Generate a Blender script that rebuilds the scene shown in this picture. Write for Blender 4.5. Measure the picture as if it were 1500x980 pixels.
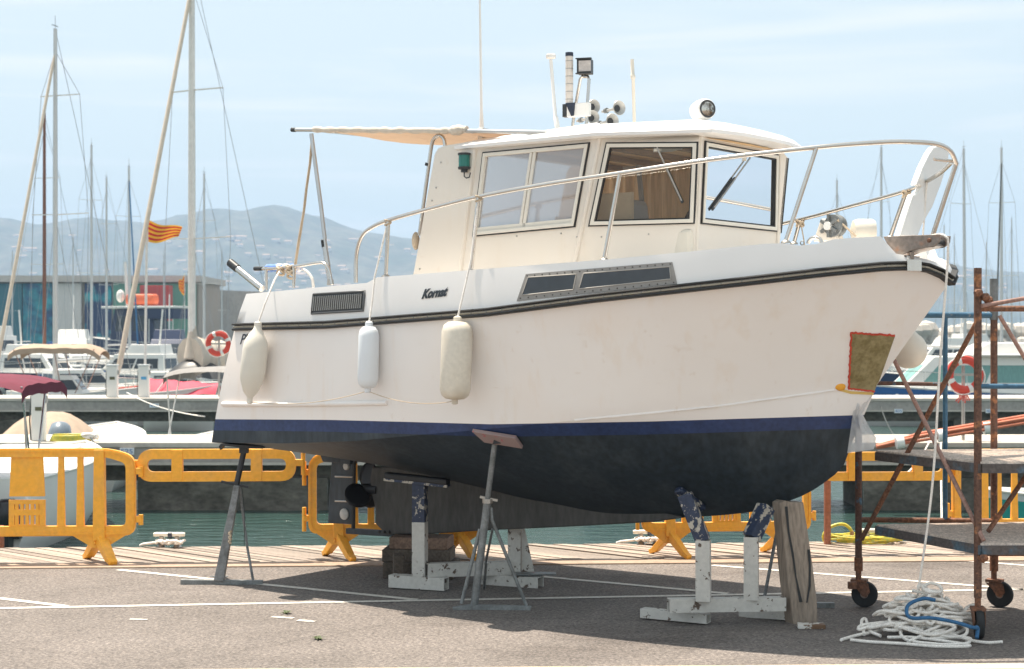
import bpy, bmesh, math, random
import numpy as np
from mathutils import Vector, Matrix
from mathutils.bvhtree import BVHTree
random.seed(7)
for o in list(bpy.data.objects): bpy.data.objects.remove(o)
SC = bpy.context.scene
COL = SC.collection
R = math.radians
# ------------------------------------------------------------------ camera
F, H, YH = 2400.0, 2.05, 490.0            # focal length in photo pixels, eye height, horizon row
cam_d = bpy.data.cameras.new('camera'); cam = bpy.data.objects.new('camera', cam_d); COL.objects.link(cam)
cam.location = (0, 0, H); cam.rotation_euler = (R(90), 0, 0)
cam_d.sensor_fit = 'HORIZONTAL'; cam_d.sensor_width = 36; cam_d.lens = 36*F/1500
cam_d.clip_start = .1; cam_d.clip_end = 20000
cam_d.dof.use_dof = True; cam_d.dof.focus_distance = 12.2; cam_d.dof.aperture_fstop = 4.5
SC.camera = cam
SC.render.resolution_x = 1024; SC.render.resolution_y = 669
# ------------------------------------------------------------------ light
SUN = Vector((.40, -.40, -1.9)).normalized()      # the way the sunlight travels
wd = bpy.data.worlds.new('World'); SC.world = wd; wd.use_nodes = True
nt = wd.node_tree; nt.nodes.clear()
wo = nt.nodes.new('ShaderNodeOutputWorld'); bg = nt.nodes.new('ShaderNodeBackground')
sky = nt.nodes.new('ShaderNodeTexSky'); sky.sky_type = 'NISHITA'; sky.sun_disc = False
sky.sun_elevation = math.asin(-SUN.z); sky.sun_rotation = math.atan2(-SUN.x, -SUN.y)
sky.air_density = 1.0; sky.dust_density = 1.6; sky.ozone_density = 1.0
bg.inputs['Strength'].default_value = .096
tc = nt.nodes.new('ShaderNodeTexCoord')
mp = nt.nodes.new('ShaderNodeMapping'); mp.inputs['Scale'].default_value = (2.2, 2.2, 30); mp.inputs['Rotation'].default_value = (0, R(-9), 0)
nz = nt.nodes.new('ShaderNodeTexNoise'); nz.inputs['Scale'].default_value = 1.3; nz.inputs['Detail'].default_value = 5; nz.inputs['Roughness'].default_value = .55; nz.inputs['Distortion'].default_value = .6
rp = nt.nodes.new('ShaderNodeValToRGB'); rp.color_ramp.elements[0].position = .48; rp.color_ramp.elements[1].position = .74
rp.color_ramp.elements[1].color = (.95, .95, .95, 1)
bw = nt.nodes.new('ShaderNodeRGBToBW'); br = nt.nodes.new('ShaderNodeMath'); br.operation = 'MULTIPLY'; br.inputs[1].default_value = 1.2
mx = nt.nodes.new('ShaderNodeMixRGB'); vl = nt.nodes.new('ShaderNodeMixRGB'); vl.inputs[0].default_value = .80      # thin even veil under the cirrus
tn = nt.nodes.new('ShaderNodeRGB'); tn.outputs[0].default_value = (3.35, 3.62, 3.42, 1)       # milky high cloud, even all round
L = nt.links.new
L(tc.outputs['Generated'], mp.inputs[0]); L(mp.outputs[0], nz.inputs['Vector']); L(nz.outputs['Fac'], rp.inputs[0])
L(vl.outputs[0], bw.inputs[0]); L(bw.outputs[0], br.inputs[0])
L(sky.outputs[0], vl.inputs[1]); L(tn.outputs[0], vl.inputs[2])
L(rp.outputs[0], mx.inputs['Fac']); L(vl.outputs[0], mx.inputs['Color1']); L(br.outputs[0], mx.inputs['Color2'])
L(mx.outputs[0], bg.inputs['Color']); L(bg.outputs[0], wo.inputs['Surface'])
sl = bpy.data.lights.new('sun', 'SUN'); sl.energy = 3.5; sl.angle = R(.53); sl.color = (1, .90, .77)
so = bpy.data.objects.new('sun', sl); COL.objects.link(so); so.location = (-20, 10, 60)
so.rotation_euler = SUN.to_track_quat('-Z', 'Y').to_euler()
SC.view_settings.view_transform = 'Standard'; SC.view_settings.look = 'None'
SC.view_settings.exposure = 1.46; SC.view_settings.gamma = 1; SC.view_settings.use_curve_mapping = False
SC.render.engine = 'CYCLES'
SC.cycles.max_bounces = 8; SC.cycles.transparent_max_bounces = 16

# ------------------------------------------------------------------ materials
MATS = {}
def node(t, k, **kw):
    n = t.nodes.new(k)
    for a, b in kw.items(): setattr(n, a, b)
    return n
def mat(name, col, rough=.5, metal=0, var=.08, vs=6, bump=0, bs=60, col2=None, thr=(.45, .6), sp=None, coord='Object', stretch=(1,1,1), detail=5, alpha=None, trans=0, coat=0, sub=0):
    """col with large soft variation; col2 = second colour in noise patches; sp = fine speckle (scale, amount)"""
    if name in MATS: return MATS[name]
    m = bpy.data.materials.new(name); m.use_nodes = True; t = m.node_tree
    b = t.nodes['Principled BSDF']; MATS[name] = m
    b.inputs['Roughness'].default_value = rough; b.inputs['Metallic'].default_value = metal
    if coat: b.inputs['Coat Weight'].default_value = coat; b.inputs['Coat Roughness'].default_value = .12
    c = node(t, 'ShaderNodeTexCoord'); mp = node(t, 'ShaderNodeMapping'); mp.inputs['Scale'].default_value = stretch
    t.links.new(c.outputs[coord], mp.inputs[0])
    n = node(t, 'ShaderNodeTexNoise'); n.inputs['Scale'].default_value = vs; n.inputs['Detail'].default_value = detail; n.inputs['Roughness'].default_value = .6
    t.links.new(mp.outputs[0], n.inputs['Vector'])
    rr = node(t, 'ShaderNodeValToRGB'); t.links.new(n.outputs['Fac'], rr.inputs[0])
    e = rr.color_ramp.elements
    if col2:
        e[0].position, e[1].position = thr; e[0].color = (*col, 1); e[1].color = (*col2, 1)
    else:
        e[0].position, e[1].position = .3, .7
        e[0].color = (*[x*(1-var) for x in col], 1); e[1].color = (*[min(1, x*(1+var)) for x in col], 1)
    last = rr.outputs[0]
    if sp:
        s = node(t, 'ShaderNodeTexNoise'); s.inputs['Scale'].default_value = sp[0]; s.inputs['Detail'].default_value = 3
        t.links.new(mp.outputs[0], s.inputs['Vector'])
        r2 = node(t, 'ShaderNodeValToRGB'); r2.color_ramp.elements[0].position = .3; r2.color_ramp.elements[1].position = .7
        a = sp[1]; r2.color_ramp.elements[0].color = (1-a,)*3+(1,); r2.color_ramp.elements[1].color = (1+a,)*3+(1,)
        t.links.new(s.outputs['Fac'], r2.inputs[0])
        mm = node(t, 'ShaderNodeMixRGB', blend_type='MULTIPLY'); mm.inputs[0].default_value = 1
        t.links.new(last, mm.inputs[1]); t.links.new(r2.outputs[0], mm.inputs[2]); last = mm.outputs[0]
    t.links.new(last, b.inputs['Base Color'])
    if bump:
        s = node(t, 'ShaderNodeTexNoise'); s.inputs['Scale'].default_value = bs; s.inputs['Detail'].default_value = 4
        t.links.new(mp.outputs[0], s.inputs['Vector'])
        bb = node(t, 'ShaderNodeBump'); bb.inputs['Strength'].default_value = bump; bb.inputs['Distance'].default_value = .01
        t.links.new(s.outputs['Fac'], bb.inputs['Height']); t.links.new(bb.outputs[0], b.inputs['Normal'])
    if trans: b.inputs['Transmission Weight'].default_value = trans
    if sub:
        # thin cloth: some light passes through
        o = t.nodes['Material Output']; tr = node(t, 'ShaderNodeBsdfTranslucent'); ms = node(t, 'ShaderNodeMixShader'); ms.inputs[0].default_value = sub
        t.links.new(last, tr.inputs[0]); t.links.new(b.outputs[0], ms.inputs[1]); t.links.new(tr.outputs[0], ms.inputs[2]); t.links.new(ms.outputs[0], o.inputs[0])
    if alpha is not None: b.inputs['Alpha'].default_value = alpha
    return m
def glass(name, tint, refl=.9, clear=.6):
    """thin pane: tinted see-through plus fresnel reflection"""
    if name in MATS: return MATS[name]
    m = bpy.data.materials.new(name); m.use_nodes = True; t = m.node_tree; MATS[name] = m
    t.nodes.remove(t.nodes['Principled BSDF']); o = t.nodes['Material Output']
    tr = node(t, 'ShaderNodeBsdfTransparent'); tr.inputs[0].default_value = (*tint, 1)
    gl = node(t, 'ShaderNodeBsdfGlossy'); gl.inputs['Roughness'].default_value = .03; gl.inputs[0].default_value = (refl, refl, refl, 1)
    fr = node(t, 'ShaderNodeFresnel'); fr.inputs[0].default_value = 1.55
    df = node(t, 'ShaderNodeBsdfDiffuse'); df.inputs[0].default_value = (.42, .385, .375, 1)
    m0 = node(t, 'ShaderNodeMixShader'); m0.inputs[0].default_value = 1-clear
    t.links.new(tr.outputs[0], m0.inputs[1]); t.links.new(df.outputs[0], m0.inputs[2])
    ms = node(t, 'ShaderNodeMixShader')
    t.links.new(fr.outputs[0], ms.inputs[0]); t.links.new(m0.outputs[0], ms.inputs[1]); t.links.new(gl.outputs[0], ms.inputs[2]); t.links.new(ms.outputs[0], o.inputs[0])
    return m
def weathered(name, col, blush, streak, scuff, rough=.36):
    """old gelcoat: broad blush, vertical run-off streaks, small scuffs"""
    m = mat(name, col, rough, var=.015, vs=2, coat=.2); t = m.node_tree; b = t.nodes['Principled BSDF']; last = b.inputs['Base Color'].links[0].from_socket; c = node(t, 'ShaderNodeTexCoord')
    for sc_, st, lo, hi, tint, ds in ((.75, (1, 1, 1), .46, .78, blush, 2), (7.0, (1, 1, .10), .55, .80, streak, 5), (16.0, (1, 1, .6), .64, .72, scuff, 6), (3.2, (1, 1, 4.0), .66, .74, scuff, 7)):
        mp = node(t, 'ShaderNodeMapping'); mp.inputs['Scale'].default_value = st; mp.inputs['Location'].default_value = (ds*1.7, ds*.6, ds*2.3); n = node(t, 'ShaderNodeTexNoise'); n.inputs['Scale'].default_value = sc_; n.inputs['Detail'].default_value = ds; n.inputs['Roughness'].default_value = .62
        r = node(t, 'ShaderNodeValToRGB'); e = r.color_ramp.elements; e[0].position = lo; e[1].position = hi; e[0].color = (1, 1, 1, 1); e[1].color = (*tint, 1)
        x = node(t, 'ShaderNodeMixRGB', blend_type='MULTIPLY'); x.inputs[0].default_value = 1
        t.links.new(c.outputs['Object'], mp.inputs[0]); t.links.new(mp.outputs[0], n.inputs['Vector']); t.links.new(n.outputs['Fac'], r.inputs[0]); t.links.new(last, x.inputs[1]); t.links.new(r.outputs[0], x.inputs[2]); last = x.outputs[0]
    t.links.new(last, b.inputs['Base Color']); return m
# real-world base colours
gel = mat('gelcoat_white', (.84, .815, .79), .32, var=.03, vs=1.6, coat=.25)
gel_hull = weathered('gelcoat_hull', (.86, .82, .79), (1, .925, .86), (.95, .90, .84), (.93, .90, .87))
gel_cream = weathered('gelcoat_cream', (.76, .70, .62), (1, .97, .93), (.965, .94, .90), (.96, .94, .92), .4)
antifoul_worn = mat('antifouling_worn', (.062, .060, .056), .65, vs=2.5, var=.22, stretch=(1.5, 1.5, .4), sp=(20, .2))
antifoul = mat('antifouling_dark', (.021, .032, .043), .52, vs=3.2, col2=(.044, .057, .067), thr=(.46, .74), stretch=(1, 1, .30), sp=(22, .30), bump=.12, bs=40)
boot_blue = mat('boot_stripe_blue', (.022, .042, .120), .42, var=.2, vs=5, sp=(30, .2))
rubber = mat('rubber_black', (.018, .018, .019), .55, var=.2)
cream_trim = mat('cream_trim', (.62, .55, .44), .5)
steel = mat('stainless', (.62, .59, .55), .24, 1, var=.06, vs=9)
steel_dull = mat('steel_dull', (.42, .40, .37), .42, 1, var=.15, vs=14)
roller_st = mat('roller_steel', (.26, .215, .185), .42, .35, vs=9, col2=(.34, .17, .10), thr=(.52, .68), sp=(40, .2))
galv = mat('galvanised', (.20, .21, .21), .55, .35, var=.3, vs=12, sp=(60, .15))
white_pl = mat('white_plastic', (.78, .77, .74), .4, var=.03)
off_pl = mat('aged_white_plastic', (.70, .65, .56), .5, var=.05)
dark_pl = mat('dark_plastic', (.03, .033, .036), .45)
grey_pl = mat('grey_plastic', (.32, .32, .31), .5)
alu = mat('painted_aluminium', (.72, .68, .60), .4, var=.03)
fend_old = mat('fender_old', (.70, .64, .54), .5, col2=(.50, .43, .33), thr=(.52, .78), vs=5, sp=(40, .06))
fend_cream = mat('fender_cream', (.74, .69, .60), .45, var=.05, vs=5)
fend_new = mat('fender_new', (.74, .77, .80), .35, var=.02)
rope_w = mat('rope_white', (.86, .81, .75), .85, var=.1, vs=18, sp=(160, .22), bump=.4, bs=220)
rope_t = mat('rope_tan', (.50, .40, .29), .85, var=.15, vs=14, sp=(150, .2))
rope_b = mat('rope_blue', (.035, .13, .27), .8, var=.2, vs=20, sp=(150, .2))
rope_d = mat('rope_dark', (.05, .06, .06), .8)
canvas_b = mat('awning_canvas', (.50, .35, .24), .85, var=.06, vs=9, sub=.25, bump=.2, bs=120)
canvas_roll = mat('awning_lashing', (.60, .54, .46), .9, var=.12, vs=12, bump=.4, bs=60)
orange = mat('barrier_orange', (.92, .43, .035), .48, vs=4, col2=(.80, .40, .075), thr=(.48, .75), sp=(25, .08), coat=.08)
patch_ol = mat('repair_laminate', (.20, .155, .06), .55, vs=10, col2=(.30, .245, .12), thr=(.4, .62), sp=(40, .12), bump=.3, bs=30)
tape_red = mat('tape_red', (.55, .06, .03), .7, var=.2, vs=30)
tape_yel = mat('tape_yellow', (.75, .52, .16), .6)
mask_or = mat('putty_orange', (.80, .36, .03), .6)
film = mat('plastic_film', (.80, .80, .80), .25, var=.05, vs=12, sub=.55, alpha=.62)
rust = mat('rusty_steel', (.17, .085, .055), .8, vs=9, col2=(.24, .10, .05), thr=(.42, .62), sp=(55, .45), bump=.3, bs=70)
rust_paint = mat('rust_blue_paint', (.12, .062, .045), .75, vs=13, col2=(.07, .13, .18), thr=(.56, .63), sp=(50, .35), bump=.25, bs=60)
rust_or = mat('rust_orange_paint', (.13, .066, .045), .75, vs=11, col2=(.34, .15, .07), thr=(.55, .62), sp=(50, .35), bump=.25, bs=60)
tube_pink = mat('primer_tube', (.34, .20, .16), .6, vs=12, var=.2, sp=(50, .25))
blue_paint = mat('blue_steel_paint', (.04, .12, .20), .5, vs=16, col2=(.30, .27, .24), thr=(.63, .68), sp=(40, .2))
plat_mat = mat('platform_mesh', (.60, .51, .44), .75, vs=20, var=.25, sp=(70, .3))
plat_side = mat('platform_side', (.10, .085, .08), .7, vs=6, col2=(.08, .13, .17), thr=(.5, .62), sp=(40, .3))
tyre = mat('tyre_black', (.022, .024, .026), .8, var=.2, vs=10)
wood_prop = mat('weathered_timber', (.27, .215, .17), .85, vs=5, var=.28, stretch=(1, 1, .12), sp=(60, .25), bump=.4, bs=40)
wood_blk = mat('sleeper_timber', (.12, .095, .075), .9, vs=5, var=.4, sp=(50, .3), bump=.4, bs=40)
wood_red = mat('sleeper_brown', (.23, .15, .11), .9, vs=5, var=.35, sp=(50, .3), bump=.4, bs=40)
crad_w = mat('cradle_white', (.55, .53, .49), .6, vs=17, col2=(.11, .075, .055), thr=(.60, .63), sp=(30, .08))
crad_b = mat('cradle_blue', (.022, .034, .07), .5, vs=16, col2=(.44, .40, .34), thr=(.53, .56), sp=(40, .2))
pink_pad = mat('stand_pad_wood', (.30, .22, .21), .8, vs=20, col2=(.42, .12, .14), thr=(.6, .65))
stand_blk = mat('stand_black', (.03, .03, .032), .55, var=.25, vs=12)
stand_grey = mat('stand_grey', (.23, .235, .235), .55, .25, vs=10, col2=(.13, .13, .13), thr=(.45, .62), sp=(50, .15))
teak = mat('deck_teak', (.30, .20, .12), .7, var=.15)
prop_blk = mat('propeller_dark', (.012, .012, .014), .45, var=.3)
zinc = mat('zinc_anode', (.52, .50, .47), .6, vs=14, var=.15)
red_ring = mat('lifebuoy_red', (.62, .06, .035), .5, var=.08)
conc = mat('pier_concrete', (.36, .33, .30), .85, vs=1.2, var=.16, sp=(9, .12), bump=.2, bs=12)
conc_lt = mat('pier_edge_concrete', (.52, .47, .41), .85, vs=1.4, var=.1, sp=(9, .08))
conc_dk = mat('tidal_concrete', (.10, .09, .072), .8, vs=1.1, col2=(.20, .18, .15), thr=(.45, .7), stretch=(1, 1, 1.6), sp=(8, .3), bump=.4, bs=6)
pine = mat('window_glass_dark', (.02, .025, .03), .08)

# ------------------------------------------------------------------ mesh builder
def vec(p): return Vector(p)
class MB:
    def __init__(s): s.v = []; s.f = []; s.mi = []
    def add(s, vs, fs, mi=0):
        n = len(s.v); s.v += [Vector(p) for p in vs]; s.f += [[i+n for i in f] for f in fs]; s.mi += [mi]*len(fs); return s
    def box(s, c, d, rot=None, mi=0):
        c = Vector(c); x, y, z = [k/2 for k in d]
        vs = [Vector(p) for p in ((-x,-y,-z),(x,-y,-z),(x,y,-z),(-x,y,-z),(-x,-y,z),(x,-y,z),(x,y,z),(-x,y,z))]
        if rot is not None: vs = [rot @ p for p in vs]
        return s.add([p+c for p in vs], [(3,2,1,0),(4,5,6,7),(0,1,5,4),(1,2,6,5),(2,3,7,6),(3,0,4,7)], mi)
    def bar(s, p, q, w, h, up=(0,0,1), w2=None, h2=None):
        p, q = Vector(p), Vector(q); d = (q-p).normalized(); up = Vector(up)
        if abs(d.dot(up)) > .98: up = Vector((0,1,0)) if abs(d.y) < .9 else Vector((1,0,0))
        a = d.cross(up).normalized(); b = a.cross(d).normalized()
        w2 = w if w2 is None else w2; h2 = h if h2 is None else h2
        vs = [p-a*w/2-b*h/2, p+a*w/2-b*h/2, p+a*w/2+b*h/2, p-a*w/2+b*h/2, q-a*w2/2-b*h2/2, q+a*w2/2-b*h2/2, q+a*w2/2+b*h2/2, q-a*w2/2+b*h2/2]
        return s.add(vs, [(3,2,1,0),(4,5,6,7),(0,1,5,4),(1,2,6,5),(2,3,7,6),(3,0,4,7)])
    def tube(s, pts, r, n=8, closed=False, cap=True):
        pts = [Vector(p) for p in pts]; m = len(pts); rs = r if isinstance(r, (list, tuple)) else [r]*m
        tang = []
        for i in range(m):
            a = pts[(i-1) % m] if (closed or i > 0) else pts[i]; b = pts[(i+1) % m] if (closed or i < m-1) else pts[i]
            d = b-a; tang.append(d.normalized() if d.length > 1e-9 else Vector((0,0,1)))
        t0 = tang[0]; a = t0.cross(Vector((0,0,1)))
        if a.length < .05: a = t0.cross(Vector((1,0,0)))
        a.normalize(); base = len(s.v); vs = []; fs = []
        for i in range(m):
            a = a - tang[i]*a.dot(tang[i])
            if a.length < 1e-6: a = tang[i].orthogonal()
            a.normalize(); b = tang[i].cross(a)
            for k in range(n):
                an = 2*math.pi*k/n; vs.append(pts[i]+(a*math.cos(an)+b*math.sin(an))*rs[i])
        for i in range(m if closed else m-1):
            j = (i+1) % m
            for k in range(n):
                k2 = (k+1) % n; fs.append((i*n+k, i*n+k2, j*n+k2, j*n+k))
        if cap and not closed: fs.append(tuple(range(n-1, -1, -1))); fs.append(tuple((m-1)*n+k for k in range(n)))
        return s.add(vs, fs)
    def lathe(s, prof, n=16, o=(0,0,0), ax=(0,0,1)):
        o = Vector(o); ax = Vector(ax).normalized(); a = ax.orthogonal().normalized(); b = ax.cross(a)
        vs = []; fs = []; m = len(prof)
        for r, z in prof:
            for k in range(n):
                an = 2*math.pi*k/n; vs.append(o+ax*z+(a*math.cos(an)+b*math.sin(an))*max(r, 1e-4))
        for i in range(m-1):
            for k in range(n):
                k2 = (k+1) % n; fs.append((i*n+k, i*n+k2, (i+1)*n+k2, (i+1)*n+k))
        fs.append(tuple(range(n-1, -1, -1))); fs.append(tuple((m-1)*n+k for k in range(n)))
        return s.add(vs, fs)
    def prism(s, poly, o, ex, ey, th):
        """polygon (a,b) in the plane o+a*ex+b*ey, thickness th along ex x ey (both ways)"""
        o, ex, ey = Vector(o), Vector(ex), Vector(ey); nn = ex.cross(ey).normalized()*th/2; k = len(poly)
        P = [o+ex*a+ey*b for a, b in poly]
        vs = [p-nn for p in P]+[p+nn for p in P]
        fs = [tuple(range(k-1, -1, -1)), tuple(range(k, 2*k))]+[(i, (i+1) % k, k+(i+1) % k, k+i) for i in range(k)]
        return s.add(vs, fs)
    def slab(s, poly, z0, z1):
        k = len(poly); vs = [Vector((x, y, z0)) for x, y in poly]+[Vector((x, y, z1)) for x, y in poly]
        return s.add(vs, [tuple(range(k-1, -1, -1)), tuple(range(k, 2*k))]+[(i, (i+1) % k, k+(i+1) % k, k+i) for i in range(k)])
    def grid(s, rows, closed=False, mis=None):
        m = len(rows); n = len(rows[0]); vs = [p for r in rows for p in r]
        b = len(s.v); s.v += [Vector(p) for p in vs]
        for i in range(m-1):
            for k in range(n if closed else n-1):
                k2 = (k+1) % n; s.f.append([b+i*n+k, b+i*n+k2, b+(i+1)*n+k2, b+(i+1)*n+k]); s.mi.append(mis[i] if mis else 0)
        return s
    def ring(s, outer, inner, nrm, th):
        """frame between two matching loops, thickness th along nrm"""
        nn = Vector(nrm).normalized()*th; k = len(outer)
        O = [Vector(p) for p in outer]; I = [Vector(p) for p in inner]
        vs = O+I+[p+nn for p in O]+[p+nn for p in I]; fs = []
        for i in range(k):
            j = (i+1) % k
            fs += [(i, j, k+j, k+i), (2*k+i, 3*k+i, 3*k+j, 2*k+j), (i, 2*k+i, 2*k+j, j), (k+i, k+j, 3*k+j, 3*k+i)]
        return s.add(vs, fs)
    def sphere(s, c, r, n=14, m=9, sc=(1,1,1)):
        c = Vector(c); rows = []
        for i in range(m+1):
            ph = math.pi*i/m; rows.append([c+Vector((math.sin(ph)*math.cos(2*math.pi*k/n)*r*sc[0], math.sin(ph)*math.sin(2*math.pi*k/n)*r*sc[1], math.cos(ph)*r*sc[2])) for k in range(n)])
        return s.grid(rows, True)
    def build(s, name, m, parent=None, smooth=None, bevel=0, label=None, fix=True):
        me = bpy.data.meshes.new(name)
        rl = root_loc(parent) if parent is not None else None
        if rl is None:
            xs = [p.x for p in s.v]; ys = [p.y for p in s.v]; zs = [p.z for p in s.v]
            rl = Vector(((min(xs)+max(xs))/2, (min(ys)+max(ys))/2, min(zs)))
            loc = rl
        else: loc = Vector((0,0,0))
        me.from_pydata([p-rl for p in s.v], [], s.f)
        if isinstance(m, (list, tuple)):
            for k in m: me.materials.append(k)
            me.polygons.foreach_set('material_index', s.mi)
        else: me.materials.append(m)
        bm = bmesh.new(); bm.from_mesh(me)
        bmesh.ops.remove_doubles(bm, verts=bm.verts, dist=1e-5)
        if fix: bmesh.ops.recalc_face_normals(bm, faces=bm.faces)
        bm.to_mesh(me); bm.free()
        if smooth:
            me.shade_smooth(); me.set_sharp_from_angle(angle=R(smooth))
        o = bpy.data.objects.new(name, me); COL.objects.link(o); o.location = loc
        if parent is not None: o.parent = parent
        if bevel:
            b = o.modifiers.new('bevel', 'BEVEL'); b.width = bevel; b.segments = 2; b.limit_method = 'ANGLE'; b.angle_limit = R(40)
        if label: o['label'] = label
        return o
def root_loc(o):
    while o.parent is not None: o = o.parent
    return o.location.copy()
def thing(name, label, cat, loc=(0,0,0), group=None):
    o = bpy.data.objects.new(name, None); COL.objects.link(o); o.location = loc; o.empty_display_size = .2
    return tag(o, label, cat, group)
def tag(o, label, cat=None, group=None, kind=None):
    if label: o['label'] = label
    if cat: o['category'] = cat
    if group: o['group'] = group
    if kind: o['kind'] = kind
    return o
def struct(o): o['kind'] = 'structure'; return o
def copy_tree(o, parent=None):
    c = o.copy(); COL.objects.link(c); c.parent = parent
    for ch in list(o.children): copy_tree(ch, c)
    return c
def P(px, py, D): return Vector(((px-750)*D/F, D, H-(py-YH)*D/F))         # photo pixel at a known distance
def G(px, py, z=0):                                                          # photo pixel on a level surface
    D = F*(H-z)/(py-YH); return P(px, py, D)
def lerp(a, b, k): return a+(b-a)*k
def interp(x, pts): return float(np.interp(x, [p[0] for p in pts], [p[1] for p in pts]))
def spline(pts, n):
    """catmull-rom through points of any dimension, n samples evenly by chord length"""
    A = [np.array(p, float) for p in pts]; A = [2*A[0]-A[1]]+A+[2*A[-1]-A[-2]]; out = []
    for i in range(1, len(A)-2):
        p0, p1, p2, p3 = A[i-1:i+3]
        for k in range(16):
            t = k/16; out.append(.5*((2*p1)+(-p0+p2)*t+(2*p0-5*p1+4*p2-p3)*t*t+(-p0+3*p1-3*p2+p3)*t**3))
    out.append(A[-2]); out = np.array(out)
    d = np.concatenate([[0], np.cumsum(np.linalg.norm(np.diff(out, axis=0), axis=1))])
    q = np.linspace(0, d[-1], n)
    return np.stack([np.interp(q, d, out[:, k]) for k in range(out.shape[1])], 1)
def sag(a, b, drop, n=10):
    a, b = Vector(a), Vector(b); return [a.lerp(b, k/n)-Vector((0,0,drop*4*(k/n)*(1-k/n))) for k in range(n+1)]
def text_mesh(txt, shear=0, bold=0):
    """2-D outline triangles of lettering, width normalised to 0..1 x 0..1"""
    c = bpy.data.curves.new('lettering', 'FONT'); c.body = txt; c.shear = shear; c.offset = bold; c.resolution_u = 3
    o = bpy.data.objects.new('lettering', c); COL.objects.link(o)
    dg = bpy.context.evaluated_depsgraph_get(); me = bpy.data.meshes.new_from_object(o.evaluated_get(dg))
    vs = np.array([v.co[:2] for v in me.vertices]); fs = [list(p.vertices) for p in me.polygons]
    bpy.data.objects.remove(o); bpy.data.curves.remove(c); bpy.data.meshes.remove(me)
    lo, hi = vs.min(0), vs.max(0); return (vs-lo)/(hi-lo), fs
# ================================================================== the setting
WATER = -1.3
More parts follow.
